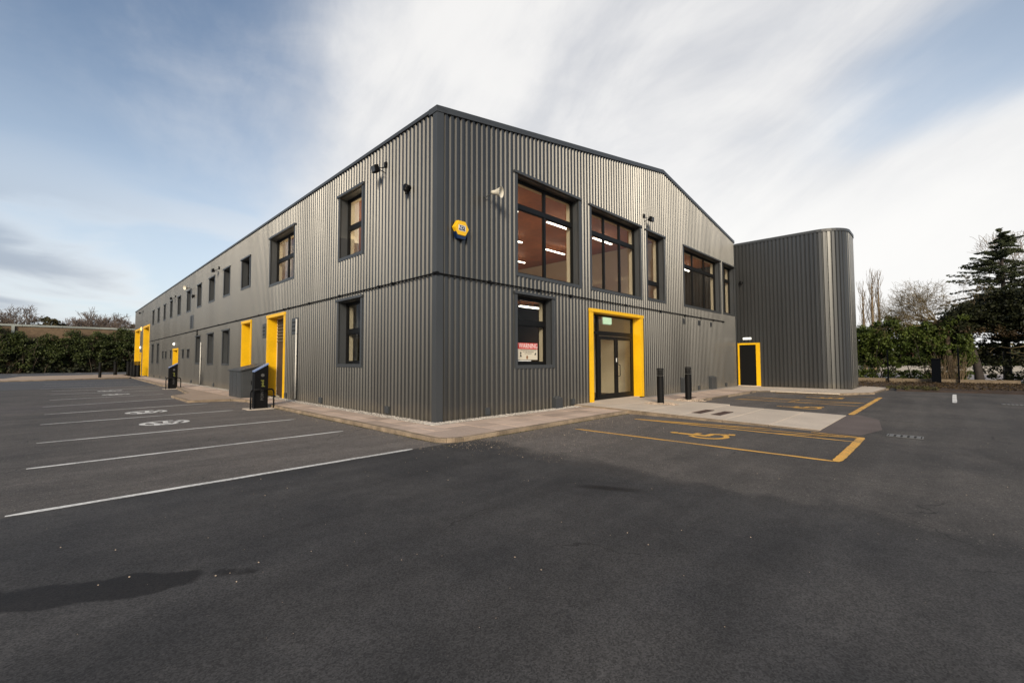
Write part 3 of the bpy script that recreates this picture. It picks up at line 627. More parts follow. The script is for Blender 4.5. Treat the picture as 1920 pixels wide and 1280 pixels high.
# inner lining walls with openings
def lining(T,s0,s1,zb,zt,holes,d0,d1,m,parent,name):
    br=sorted(set([s0,s1]+[v for h in holes for v in h[:2] if s0<v<s1])); mb=MB()
    for a,b in zip(br[:-1],br[1:]):
        mid=(a+b)/2; cur=zb
        for h in sorted([h for h in holes if h[0]<mid<h[1]], key=lambda h:h[2]):
            if h[2]>cur: mb.box((a,d0,cur),(b,d1,h[2]),T)
            cur=max(cur,h[3])
        if cur<zt: mb.box((a,d0,cur),(b,d1,zt),T)
    return mb.build(name,m,parent)
ih=lambda h:(h[0]+.17,h[1]-.17,h[2]+.15 if h[2]>0 else -.2,h[3]-.15)
lining(FR,.45,HW-.1,-.1,7.3,[ih(h) for h in RW+RD],-.34,-.46,MC['cream'],bld,'inner_wall')
lining(FL,.34,LEN-.3,-.1,7.3,[ih(h) for h in LW+LD],-.34,-.46,MC['cream'],bld,'inner_wall')
# corner and edge trims
mb=MB(); mb.box((-.006,-.004,-.07),(.19,-.012+.0,7.33),lambda x,y,z:(x,y-.002,z)); mb.box((-.014,-.014,-.07),(-.006,.15,7.33)); mb.build('corner_trim',MC['trim'],bld,bevel=.003)
def beam(p0,p1,h,d0,d1,T,name,m,parent,bev=.004):
    (s0,z0),(s1,z1)=p0,p1
    V=[T(s0,d0,z0),T(s1,d0,z1),T(s1,d1,z1),T(s0,d1,z0),T(s0,d0,z0+h),T(s1,d0,z1+h),T(s1,d1,z1+h),T(s0,d1,z0+h)]
    return MB().add(V,[(3,2,1,0),(4,5,6,7),(0,1,5,4),(1,2,6,5),(2,3,7,6),(3,0,4,7)]).build(name,m,parent,bevel=bev)
beam((-.03,ztop(0)-.12),(11.7,ztop(11.7)-.12),.15,.03,-.30,FR,'verge_trim',MC['trim'],bld)
beam((11.7,ztop(11.7)-.12),(HW,ztop(HW)-.12),.15,.03,-.30,FR,'verge_trim',MC['trim'],bld)
beam((-.03,EAVE-.07),(LEN+.03,EAVE-.07),.09,.032,-.30,FL,'eaves_trim',MC['trim'],bld)
beam((.0,-.07),(6.1,-.07),.075,.006,-.06,FR,'base_trim',MC['trim'],bld,.002); beam((9.7,-.07),(HW,-.07),.075,.006,-.06,FR,'base_trim',MC['trim'],bld,.002)
for a,b in ((0,9.78),(11.9,14.12),(15.6,32),(34,47.4)): beam((a,-.07),(b,-.07),.075,.006,-.06,FL,'base_trim',MC['trim'],bld,.002)
# roof, back walls
ro=MB()
ro.add([(-.0,.05,EAVE-.02),(11.7,.05,9.44),(HW,.05,ztop(HW)-.04),(0,LEN,EAVE-.02),(11.7,LEN,9.44),(HW,LEN,ztop(HW)-.04)],[(0,1,4,3),(1,2,5,4)]); ro.build('roof',MC['roof'],bld)
MB().add([(0,LEN,-.1),(HW,LEN,-.1),(HW,LEN,ztop(HW)-.05),(11.7,LEN,9.43),(0,LEN,EAVE-.03)],[(0,1,2,3,4)]).build('rear_wall',MC['clad'],bld)
MB().add([(HW,.02,-.1),(HW,LEN,-.1),(HW,LEN,ztop(HW)-.05),(HW,.02,ztop(HW)-.05)],[(0,1,2,3)]).build('side_wall',MC['clad'],bld)

# windows ------------------------------------------------------------------------
def window(T, wdef, parent, depth=.24, simple=False, detail=True):
    s0,s1,z0,z1,nc,tz=wdef
    small=(s1-s0)<1.0; t=.07 if small else TW
    # window frame (the part) with mullions
    a,b=s0+t,s1-t; c,d=z0+t*.9,z1-t*.9; fwid=.035 if small else .06
    D=-depth; fr=MB(); 
    fr.box((a,D,c),(a+fwid,D-.07,d),T); fr.box((b-fwid,D,c),(b,D-.07,d),T)
    fr.box((a+fwid,D-.002,c),(b-fwid,D-.072,c+fwid*1.1),T); fr.box((a+fwid,D-.002,d-fwid),(b-fwid,D-.072,d),T)
    win=fr.build('window',MC['black'],parent)
    cols=[a+fwid+(b-a-2*fwid)*i/nc for i in range(nc+1)]
    if tz: MB().box((a+fwid,D+.010,tz-.065),(b-fwid,D-.07,tz+.065),T).build('transom',MC['black'],win)
    for x in cols[1:-1]:
        for p,q in ([(c+fwid*1.1,tz-.065),(tz+.065,d-fwid)] if tz else [(c+fwid,d-fwid)]):
            MB().box((x-.04,D+.006,p),(x+.04,D-.066,q),T).build('mullion',MC['black'],win)
    rows=[(c+fwid*1.1,tz-.065),(tz+.065,d-fwid)] if tz else [(c+fwid*1.1,d-fwid)]
    for i in range(nc):
        x0=cols[i]+(.04 if i else 0); x1=cols[i+1]-(.04 if i<nc-1 else 0)
        for p,q in rows:
            MB().box((x0,D-.03,p),(x1,D-.036,q),T).build('pane',MC['glass'],win)
            if detail:      # opening sash: slim inner frame
                e=.028; m_=MB(); m_.box((x0,D-.012,p),(x0+e,D-.052,q),T); m_.box((x1-e,D-.012,p),(x1,D-.052,q),T); m_.box((x0+e,D-.012,p),(x1-e,D-.052,p+e),T); m_.box((x0+e,D-.012,q-e),(x1-e,D-.052,q),T); m_.build('sash',MC['black'],win)
    # surround: flat flashings and reveals
    su_=MB(); pr=.008
    su_.box((s0,pr,z0),(s0+t,-.05,z1),T); su_.box((s1-t,pr,z0),(s1,-.05,z1),T)
    su_.box((s0+t,pr-.002,z0),(s1-t,-.05,z0+t*.9),T)
    su_.box((s0+t,-.03,z0),(s0+t-.01,D-.08,z1),T)
    su_.box((s1-t,-.03,z0),(s1-t+.01,D-.08,z1),T)
    su_.box((s0+t,-.03,z0+t*.9-.012),(s1-t,D-.08,z0+t*.9),T)
    su_.box((s0+t,-.03,z1-t*.9),(s1-t,D-.08,z1-t*.9+.012),T)
    su_.build('surround',MC['trim'],win)
    MB().box((s0-.03,.045,z1-t*.7),(s1+.03,-.05,z1),T).build('head_flashing',MC['trim'],win,bevel=.003)
    return win
for i,h in enumerate(RW): window(FR,h,bld)
for i,h in enumerate(LW): window(FL,h,bld,depth=.26,detail=(i in (0,1,12)))
# white window boards just inside (pale linings seen past the frames) are the cream inner walls

# yellow door surrounds ----------------------------------------------------------------
def yellow_frame(T, h, parent, tl, tr, tt, depth, zb=0.0):
    s0,s1,_,z1=h; fr=MB(); pr=.03
    fr.box((s0,pr,zb),(s0+tl,-.02,z1),T); fr.box((s1-tr,pr,zb),(s1,-.02,z1),T); fr.box((s0-.02,pr+.02,z1-tt),(s1+.02,-.02,z1+.002),T)
    fr.box((s0+tl,-.02,zb),(s0+tl-.012,-depth,z1-tt),T); fr.box((s1-tr,-.02,zb),(s1-tr+.012,-depth,z1-tt),T); fr.box((s0+tl,-.02,z1-tt),(s1-tr,-depth,z1-tt+.012),T)
    return fr.build('door_surround',MC['yellow'],parent,bevel=.003)
yellow_frame(FR,RD[0],bld,.20,.20,.11,.40,zb=.04)
# glazed entrance
ent=MB(); D=-.30; a,b=6.32,9.50; top=3.03
def bx(mb,x0,x1,z0,z1,dd=0,th=.09): mb.box((x0,D+dd,z0),(x1,D-th+dd,z1),FR)
bx(ent,a,a+.05,.05,top); bx(ent,b-.06,b,.05,top); bx(ent,a+.05,b-.06,top-.06,top,-.002); bx(ent,7.02,7.12,.05,top-.06,.004); bx(ent,7.12,b-.06,2.30,2.45,.002); bx(ent,a+.05,7.02,2.34,2.42,.002); bx(ent,a+.05,7.02,.05,.12)
entr=ent.build('entrance_screen',MC['black'],bld)
for x0,x1,z0,z1 in ((a+.05,7.02,.12,2.34),(a+.05,7.02,2.42,top-.06),(7.12,b-.06,2.45,top-.06)): MB().box((x0,D-.03,z0),(x1,D-.038,z1),FR).build('pane',MC['glass'],entr)
bx_=lambda n,l:None
for x0,x1,hs in ((7.14,8.27,1),(8.285,9.43,0)):
    d_=MB(); bx(d_,x0,x0+.10,.055,2.28,.0,.05); bx(d_,x1-.10,x1,.055,2.28,0,.05); bx(d_,x0+.10,x1-.10,.055,.24,0,.05); bx(d_,x0+.10,x1-.10,2.16,2.28,0,.05)
    dr=d_.build('door',MC['black'],bld)
    MB().box((x0+.10,D-.02,.24),(x1-.10,D-.028,2.16),FR).build('pane',MC['glass'],dr)
    hx=x1-.06 if hs else x0+.06; o_=-.05 if hs else .05
    hb=MB(); pts=[(hx,D,1.28),(hx+o_,D+.07,1.25),(hx+o_,D+.07,.85),(hx,D,.82)]
    for p,q in zip(pts[:-1],pts[1:]): hb.tube(FR(*p),FR(*q),.014)
    hb.build('handle',MC['blackpl'],dr)
MB().box((8.24,D+.012,1.36),(8.28,D,1.5),FR).build('keypad',MC['white2'],bld)
MB().box((6.32,-.06,.0),(9.5,-.42,.045),FR).build('threshold',MC['conc'],bld)
# plain doors on the long side
def side_door(h, tl, tr, tt, depth, leaf='dark', louvre=False, name='door'):
    yellow_frame(FL,h,bld,tl,tr,tt,depth)
    s0,s1,_,z1=h; dr=MB().box((s0+tl,-depth+.01,.03),(s1-tr,-depth-.04,z1-tt),FL).build(name,MC[leaf],bld)
    if louvre:
        for k in range(7): 
            z=z1-tt-.12-k*.13
            MB().add([FL(s0+tl+.06,-depth+.012,z),FL(s1-tr-.06,-depth+.012,z),FL(s1-tr-.06,-depth+.05,z-.07),FL(s0+tl+.06,-depth+.05,z-.07),FL(s0+tl+.06,-depth+.012,z-.012),FL(s1-tr-.06,-depth+.012,z-.012),FL(s1-tr-.06,-depth+.05,z-.082),FL(s0+tl+.06,-depth+.05,z-.082)],[(0,1,2,3),(7,6,5,4),(3,2,6,7)]).build('louvre_slat',MC['dark'],dr)
    return dr
side_door(LD[0],.13,.13,.12,.36,'umber',True); side_door(LD[1],.10,.10,.12,.34,'dark'); side_door(LD[2],.12,.12,.14,.34,'dark')
side_door(LD[4],.1,.1,.12,.25,'dark')
for h in (LD[3],LD[5]):
    yellow_frame(FL,h,bld,.25,.25,.2,.45)
    sh=MB(); z=.0; k=0
    dr=empty('roller_shutter',(0,0,0)); place(dr,bld); dr.location=Vector((.4,(h[0]+h[1])/2,0))-bld.location
    while z<h[3]-.25:
        MB().box((h[0]+.25,-.44+(.006 if k%2 else 0),z),(h[1]-.25,-.48,z+.165),FL).build('shutter_slat',MC['dark'],dr); z+=.17; k+=1
# louvred vents, plates, pipes, wall boxes
def vent_plate(T,s0,s1,z0,z1,n=3):
    v=MB().box((s0,.006,z0),(s1,-.03,z1),T).build('vent_plate',MC['trim'],bld)
    for k in range(n):
        zc=z0+(z1-z0)*(k+1)/(n+1); MB().box((s0+(s1-s0)*.35,.012,zc-.03),(s1-(s1-s0)*.12,.002,zc+.015),T).build('vent_slot',MC['void'],v)
vent_plate(FL,12.0,12.55,2.42,3.02); vent_plate(FL,8.5,9.1,2.42,3.02); vent_plate(FL,26.9,27.9,3.62,4.52,7)
for s,z in ((13.5,3.17),(15.25,3.2),(16.72,3.21)): vent_plate(FR,s-.1,s+.12,z-.12,z+.11,2)
for s,zb in ((24.2,.0),(8.5,.0)):
    p=MB(); p.tube(FL(s,.045,.08),FL(s,.045,2.62 if s>20 else 2.96),.03,n=10); pp=p.build('downpipe',MC['pipe'],bld,smooth=True)
    for z in (.6,1.6,2.4): MB().box((s-.05,.05,z),(s+.05,.0,z+.03),FL).build('pipe_clip',MC['dark'],pp)
for s in (2.11,6.34,9.55,17.2,20.9,24.3,27.0,37.0,40.0,43.5): 
    b_=MB(); b_.box((s-.09,.05,.06),(s+.09,-.03,.24),FL); b_.box((s-.07,.058,.08),(s+.07,.05,.20),FL); b_.build('airbrick_cowl',MC['dark'],bld,bevel=.004)
for s in (1.57,5.17,15.0,18.65):
    b_=MB(); b_.box((s-.07,.05,.05),(s+.07,-.03,.23),FR); b_.box((s-.05,.06,.05),(s+.05,.05,.19),FR); b_.build('airbrick_cowl',MC['trim'],bld,bevel=.004)
for s0,s1,zt_ in ((4.16,4.48,.36),(13.05,13.5,.66),(16.25,16.9,.64)):
    V=[FR(s0,0,-.02),FR(s1,0,-.02),FR(s1,.16,-.02),FR(s0,.16,-.02),FR(s0,0,zt_),FR(s1,0,zt_),FR(s1,.16,zt_-.06),FR(s0,.16,zt_-.06)]
    MB().add(V,[(3,2,1,0),(4,5,6,7),(0,1,5,4),(1,2,6,5),(2,3,7,6),(3,0,4,7)]).build('duct_cover',MC['trim'],bld,bevel=.004)

# interior -----------------------------------------------------------------------
MB().box((.46,.46,-.12),(HW-.2,40,.02)).build('ground_floor',MC['floor'],bld)
MB().box((.462,.462,3.25),(HW-.2,40,3.45)).build('upper_floor',MC['ceil'],bld)
MB().box((.462,.462,6.85),(HW-.2,40,6.9)).build('upper_ceiling',MC['ceil'],bld)
MB().box((.47,13.2,3.46),(HW-.2,13.35,6.84)).build('partition',MC['cream'],bld)
MB().box((13.0,.47,3.46),(13.1,13.1,6.84)).build('partition',MC['cream'],bld)
MB().box((.47,7.0,.03),(5.2,7.1,3.24)).build('partition',MC['cream'],bld)
MB().box((5.2,.47,.03),(5.3,7.1,3.24)).build('partition',MC['umber'],bld)
MB().box((5.31,2.6,.03),(13.2,2.7,3.24)).build('partition',MC['cream'],bld)
MB().box((10.4,.47,.03),(10.5,2.59,3.24)).build('partition',MC['cream'],bld)
MB().box((.47,7.11,.03),(.9,40,3.24)).build('partition',MC['umber'],bld)
MB().box((2.2,13.4,3.46),(2.3,40,6.84)).build('partition',MC['cream'],bld)
for yy_a,xe,za,zb_ in ((5.42,.78,.03,3.24),(5.42,.78,3.46,6.84),(12.05,.95,3.46,6.84),(16.3,.8,3.46,6.84)): MB().box((.47,yy_a,za),(xe,yy_a+.12,zb_)).build('pier',MC['white2'],bld)
UPL=6.0
def light_bar(x0,x1,y,z,label,grp='strip lights inside the building'):
    t=empty('strip_light',((x0+x1)/2,y,z)); tag(t,label,'ceiling light',grp)
    MB().box((x0,y-.035,z),(x1,y+.035,z+.03)).build('diffuser',MC['lamp'],t)
    MB().box((x0,y-.03,z+.031),(x1,y+.03,z+.07)).build('housing',MC['white2'],t)
    if z>4 and x1-x0>1.2:  # added unseen panel facing up, fills the ceiling; stronger behind the long wall
        l_=bpy.data.lights.new('ceiling_fill_light','AREA'); l_.shape='RECTANGLE'; l_.size=2.4; l_.size_y=2.0; l_.energy=UPL*(4 if x0<1 else 1); l_.color=(1,.80,.52)
        q_=bpy.data.objects.new('ceiling_fill_light',l_); q_.location=((x0+x1)/2,y,z-1.3); q_.rotation_euler=(R(180),0,0); col.objects.link(q_)
    for xx_ in (x0+.2,x1-.2): MB().tube((xx_,y,z+.07),(xx_,y,z+.24),.006,n=5).build('hanger',MC['dark'],t)
    return t
rowname={0:'front',1:'middle',2:'rear'}
for j,yv in enumerate((2.2,4.85,7.5,10.2)):
    for i,xc in enumerate((1.2,4.3,7.35,10.4,13.6 if j==0 else 13.5,16.5,18.8)):
        if xc>18.5 and j>0: continue
        if abs(xc-13.0)<.8: xc=14.0
        light_bar(xc-.72,xc+.72,yv,6.6 if yv<3 or xc<30 else 6.6,'strip light under the brown ceiling, %s row behind the gable, %s from the long wall'%(('first','second','third','fourth')[j],('first','second','third','fourth','fifth','sixth','seventh')[i]))
light_bar(3.85,4.75,1.0,3.08,'white strip light behind the small ground floor window with the warning sign')
for y0 in (2.2,4.85,7.5,10.2):
    pass
ld=bpy.data.lights.new('entrance_point_light','POINT'); ld.energy=26; ld.color=(1,.85,.62); ld.shadow_soft_size=.25; lo=bpy.data.objects.new('entrance_point_light',ld); lo.location=(8.0,1.6,2.9); col.objects.link(lo)  # unseen point light brightening the lobby, without any fitting
ex=empty('exit_sign',(7.45,.55,2.68)); tag(ex,'pale green illuminated exit sign behind the glass over the entrance doors','sign')
MB().box((8.17,.75,2.79),(8.70,.79,3.03)).build('lit_panel',MC['greenlit'],ex); MB().box((8.15,.80,2.77),(8.72,.84,3.05)).build('sign_housing',MC['white2'],ex)
ex2=empty('wall_notice',(3.2,5,5)); 
MB().box((6.3,12.9,4.4),(6.9,12.95,4.75)).build('notice_panel',MC['signw'],ex2); tag(ex2,'small pale notice on the far wall behind the largest upstairs window','sign')

# ------------------------------------------------------------------ annex
AZ=7.98; RAD=1.25; YC=-3.81; AX1=24.2; AYB=6.0
pl=[]   # path (x,y,nx,ny,s)
def annex_point(s):
    """s along the wall from y=-0.03 outward (towards -y), round the corner, and on"""
    L1=-YC; 
    if s<=L1: return (AX,-s),(-1,0)
    L2=RAD*math.pi/2
    if s<=L1+L2:
        a=(s-L1)/RAD; return (AX+RAD-RAD*math.cos(a), YC-RAD*math.sin(a)),(-math.cos(a),-math.sin(a))
    L3=(AX1-AX)-2*RAD
    if s<=L1+L2+L3: return (AX+RAD+(s-L1-L2), YC-RAD),(0,-1)
    if s<=L1+2*L2+L3:
        a=(s-L1-L2-L3)/RAD; return (AX1-RAD+RAD*math.sin(a), YC-RAD*math.cos(a)),(math.sin(a),-math.cos(a))
    return (AX1, YC+(s-L1-2*L2-L3)),(1,0)
def TA(s,d,z):
    (x,y),(nx_,ny_)=annex_point(s); return (x+nx_*d,y+ny_*d,z)
_P,_PI=PROF,PITCH
PROF=[(.0,-.045),(.022,-.045),(.048,0),(.158,0),(.184,-.045)]; PITCH=.186
def prof(s):
    k=s%PITCH; pts=PROF+[(PITCH,-.045)]
    for (a,da),(b,db) in zip(pts[:-1],pts[1:]):
        if a<=k<=b: return da+(db-da)*(k-a)/max(b-a,1e-9)
    return -.045
ST=-YC+RAD*math.pi+(AX1-AX-2*RAD)+9.5
AD=(.07,1.16,-.1,2.36)
clad(TA,.0,ST,-.08,lambda s:AZ-.12,[(AD[0]+.05,AD[1]-.05,-.2,AD[3]-.05)],annex,MC['annex'],ribs=6)
cap=MB(); k=90; top_pts=[annex_point(ST*i/k) for i in range(k+1)]
V=[];F=[]
for i in range(k+1):
    (x,y),(nx_,ny_)=annex_point(ST*i/k)
    for d,z in ((.03,AZ-.14),(.03,AZ),(-.16,AZ),(-.16,AZ-.14)): V.append((x+nx_*d,y+ny_*d,z))
    if i:
        for j in range(4): F.append((4*i-4+j,4*i-4+(j+1)%4,4*i+(j+1)%4,4*i+j))
MB().add(V,F).build('parapet_cap',MC['trim'],annex)
MB().sheet([(p[0][0]+(-.1)*p[1][0],p[0][1]-.1*p[1][1]) for p in top_pts]+[(AX,6)],AZ-.1).build('roof',MC['roof'],annex)
MB().box((AX+.1,5.6,-.1),(AX1,5.7,AZ-.12)).build('rear_wall',MC['annex'],annex)
MB().box((AX,-.0,-.1),(AX+.05,5.7,AZ-.02)).build('inner_wall',MC['trim'],annex)
MB().box((.0,.02,2.5),(.001,.021,2.501)) 
TD=lambda s,d,z:(AX-d,-s,z)
fr=MB(); fr.box((AD[0]-.03,.05,-.05),(AD[0]+.05,-.05,AD[3]),TD); fr.box((AD[1]-.20,.05,-.05),(AD[1],-.05,AD[3]),TD); fr.box((AD[0]+.05,.048,AD[3]-.1),(AD[1]-.20,-.05,AD[3]-.002),TD); fr.build('door_surround',MC['yellow'],annex,bevel=.003)
ad=MB().box((AD[0]+.05,.0,.0),(AD[1]-.2,-.05,AD[3]-.1),TD).build('door',MC['black'],annex)
MB().box((.14,.03,1.0),(.17,.0,1.12),TD).build('handle',MC['blackpl'],ad)
MB().box((AD[0]-.03,.12,-.03),(AD[1]+.02,.05,.03),TD).build('door_step',MC['conc'],annex)
sg=empty('bulkhead_light',(AX-.05,-.53,2.55)); tag(sg,'white oblong wall light above the black annex door','wall light')
MB().box((.33,.07,2.55),(.74,.0,2.66),TD).build('lens',MC['lampw'],sg,bevel=.01); MB().box((.35,.0,2.57),(.72,-.03,2.64),TD).build('backplate',MC['white2'],sg)

# ------------------------------------------------------------------ wall fixtures
cab=empty('cable_conduit',(0,0,3.43)); tag(cab,'black cable conduit clipped along both facades above the ground floor','cable')
c_=MB(); c_.tube(FR(-.05,.035,3.43),FR(18.4,.035,3.45),.019,n=6); c_.build('conduit_run',MC['blackpl'],cab)
c_=MB(); c_.tube(FL(-.05,.035,3.43),FL(47.2,.035,3.43),.019,n=6); c_.build('conduit_run',MC['blackpl'],cab)
for s in [.0,1.65,3.6,5.1,8.4,11.2,13.6,15.4,17.0,18.4]: MB().box((s-.035,.062,3.395),(s+.035,.0,3.47),FR).build('junction_box',MC['blackpl'],cab,bevel=.004)
for s in [.05,1.9,2.6,5.0,7.4,9.4,9.9,13,16.5,20,23.5,25.4,29,33,37,41,45]: MB().box((s-.03,.062,3.40),(s+.03,.0,3.465),FL).build('junction_box',MC['blackpl'],cab,bevel=.004)
MB().tube(FL(25.5,.03,3.43),FL(25.5,.03,2.85),.03,n=6).build('conduit_drop',MC['blackpl'],cab)

al=empty('alarm_box',(.66,-.05,4.4)); tag(al,'yellow hexagonal alarm box with dark blue base on the gable wall','alarm box')
hx_=[( .66+.22*math.cos(R(a)), 4.60+.20*math.sin(R(a))) for a in range(0,360,60)]
m_=MB(); m_.add([FR(x,.12,z) for x,z in hx_]+[FR(.66+(x-.66)*1.08,.02,4.60+(z-4.60)*1.08) for x,z in hx_],[tuple(range(6)),tuple(range(6,12))[::-1]]+[(i,(i+1)%6,6+(i+1)%6,6+i) for i in range(6)]); m_.build('yellow_cover',MC['bellyel'],al,bevel=.012)
bs=[(.47,4.50),(.85,4.50),(.78,4.34),(.54,4.34)]
m_=MB(); m_.add([FR(x,.10,z) for x,z in bs]+[FR(x,.0,z) for x,z in bs],[(0,1,2,3),(7,6,5,4)]+[(i,(i+1)%4,4+(i+1)%4,4+i) for i in range(4)]); m_.build('blue_base',MC['blue'],al,bevel=.008)
MB().box((.565,.126,4.54),(.755,.120,4.66),FR).build('badge',MC['blue'],al); 
def text(body, size, loc, rot, m, parent, name='lettering', ext=.002, align='CENTER', xs=1.0):
    cu_=bpy.data.curves.new(name,'FONT'); cu_.body=body; cu_.size=size; cu_.extrude=ext; cu_.align_x=align; cu_.align_y='CENTER'; cu_.resolution_u=2
    t_=bpy.data.objects.new('tmp',cu_); col.objects.link(t_); bpy.context.view_layer.update()
    me=bpy.data.meshes.new_from_object(t_.evaluated_get(bpy.context.evaluated_depsgraph_get())); bpy.data.objects.remove(t_)
    o=bpy.data.objects.new(name,me); me.materials.clear(); me.materials.append(m); o.location=loc; o.rotation_euler=rot; o.scale=(xs,1,1); col.objects.link(o); place(o,parent); return o
MB().box((.555,.1255,4.53),(.765,.1205,4.67),FR).build('badge_border',MC['white2'],al)
text('ADT',.12,(.66,-.128,4.60),(R(90),0,0),MC['white2'],al,ext=.001)

def horn(c, dirv, wallpt, label):
    t=empty('horn_speaker',wallpt); tag(t,label,'loudspeaker')
    d=Vector(dirv).normalized(); c=Vector(c)
    MB().lathe(c-d*.16,[(.045,0),(.055,.06),(.06,.10),(.085,.16),(.135,.27),(.145,.28),(.135,.272),(.08,.17),(.02,.12)],20,d).build('horn',MC['whitepl'],t,smooth=True)
    MB().lathe(c-d*.02,[(.035,0),(.04,.03),(.015,.09)],12,d).build('driver_cone',MC['whitepl'],t,smooth=True)
    b=MB(); b.tube(wallpt,c-d*.1,.014,n=6); b.build('bracket',MC['dark'],t)
    return t
horn((1.62,-.34,5.68),(.35,-.9,-.12),(1.5,-.01,5.6),'cream horn loudspeaker high on the gable wall above the alarm box')
horn((-.34,27.4,6.32),(-.9,-.4,-.1),(-.01,27.5,6.3),'cream horn loudspeaker between small upper windows of the long wall')
def floodlight(T,s,z,label,flip=1):
    t=empty('floodlight',T(s,0,z)); tag(t,label,'floodlight','floodlights on the walls')
    b=MB(); b.box((s-.05,.05,z+.05),(s+.05,0,z+.2),T); b.build('junction_box',MC['blackpl'],t,bevel=.006)
    b=MB(); b.tube(T(s,.03,z+.05),T(s,.20,z-.02),.012,n=6); b.tube(T(s,.03,z-.1),T(s,.22,z-.06),.012,n=6); b.build('arm',MC['blackpl'],t)
    b=MB(); x0=s+flip*.06; 
    V=[T(x0-.1,.20,z-.12),T(x0+.1,.20,z-.12),T(x0+.1,.34,z-.16),T(x0-.1,.34,z-.16),T(x0-.1,.26,z+.06),T(x0+.1,.26,z+.06),T(x0+.1,.36,z+.02),T(x0-.1,.36,z+.02)]
    b.add(V,[(3,2,1,0),(4,5,6,7),(0,1,5,4),(1,2,6,5),(2,3,7,6),(3,0,4,7)]); b.build('lamp_head',MC['blackpl'],t,bevel=.006)
    b=MB(); V=[T(x0-.08,.345,z-.135),T(x0+.08,.345,z-.135),T(x0+.08,.365,z+.0),T(x0-.08,.365,z+.0)]; b.add(V,[(0,1,2,3)]); b.build('lens',MC['dark'],t)
    return t
floodlight(FL,2.3,6.58,'black floodlight on the long wall, high between its nearest window and the corner')
floodlight(FL,20.3,6.5,'black floodlight on the long wall between its fourth and fifth upper windows from the corner')
floodlight(FL,33.6,6.3,'small black floodlight above the far upper windows of the long wall')
floodlight(FL,52.8,6.7,'distant dark fitting on the long wall above the tall yellow openings')
floodlight(FR,9.93,6.98,'black floodlight on the gable wall above the narrow upper window')
def dome(T,s,z,label):
    t=empty('security_camera',T(s,0,z)); tag(t,label,'security camera')
    c=Vector(T(s,.10,z)); MB().lathe(T(s,.0,z+.02),[(.075,0),(.075,.05),(.085,.10),(.085,.14)],14,Vector(T(0,1,0))-Vector(T(0,0,0))).build('housing',MC['blackpl'],t,smooth=True)
    MB().lathe(Vector(T(s,.10,z-.0)),[(.075,.0),(.07,-.05),(.045,-.09),(.01,-.105)],14).build('dome',MC['black'],t,smooth=True)
    MB().lathe(Vector(T(s,.10,z-.09)),[(.03,.0),(.03,-.06)],8).build('sensor',MC['blackpl'],t)
    return t
dome(FL,1.15,5.72,'black dome security camera on the long wall near the building corner')
dome(FL,26.7,5.72,'small dark dome camera on the long wall beside a far upper window')
dome(TD,.32,5.72,'small black dome camera on the annex wall beside the gable window')
def round_lamp(T,s,z,m,label,r=.11):
    t=empty('wall_lamp',T(s,0,z)); tag(t,label,'wall light')
    ax_=Vector(T(0,1,0))-Vector(T(0,0,0)); MB().lathe(T(s,.0,z),[(r*1.1,0),(r*1.1,.03)],14,ax_).build('backplate',MC['white2'],t)
    MB().lathe(T(s,.03,z),[(r,0),(r*.95,.05),(r*.6,.09),(r*.1,.11)],14,ax_).build('globe',m,t,smooth=True)
round_lamp(FL,33.4,2.78,MC['lampw'],'round white lamp over the small yellow framed door half way along the long wall')
round_lamp(FL,53.8,3.0,MC['lampw'],'small white lamp between the two tall yellow openings at the far end',.14)
round_lamp(FL,53.5,5.0,MC['amber'],'orange lamp high between the two tall yellow openings at the far end',.2)

# warning sign in the ground floor window
ws=empty('warning_sign',(3.38,.2,1.45)); tag(ws,'red and cream warning sign standing in the ground floor window of the gable wall','sign')
TS=lambda s,d,z:(s,.225-d,z)
MB().box((2.78,.0,1.44),(3.78,-.006,1.92),TS).build('panel',MC['signw'],ws)
MB().box((2.78,.004,1.745),(3.78,.0005,1.92),TS).build('red_band',MC['red'],ws)
text('WARNING',.20,(3.38,.219,1.83),(R(90),0,0),MC['white2'],ws,ext=.0015,xs=.82)
for i,(tx,sz) in enumerate((('THESE PREMISES ARE PROTECTED',.046),('BY 24 HR MONITORED',.046),('CCTV SECURITY',.042))): text(tx,sz,(3.38,.2215,1.715-.05*i),(R(90),0,0),MC['dark'],ws,ext=.001)
m_=MB(); m_.lathe((0,0,0),[(.01,0)],3) if False else None
b=MB(); b.tube(TS(3.06,.004,1.60),TS(3.06,.004,1.66),.018,n=8); b.tube(TS(3.06,.004,1.53),TS(3.06,.004,1.585),.03,.012,n=8); b.build('figure_symbol',MC['black'],ws)
b=MB(); b.tube(TS(3.66,.004,1.58),TS(3.70,.004,1.63),.018,n=6); b.build('camera_symbol',MC['black'],ws)
b=MB(); n=14; b.add([TS(3.33+.04*math.cos(2*math.pi*i/n),.003,1.51+.055*math.sin(2*math.pi*i/n)) for i in range(n)],[tuple(range(n))]); b.build('head_emblem',MC['skin'],ws)
MB().box((2.86,.002,1.40),(3.5,.0,1.425),TS).build('footer_strip',MC['white2'],ws)

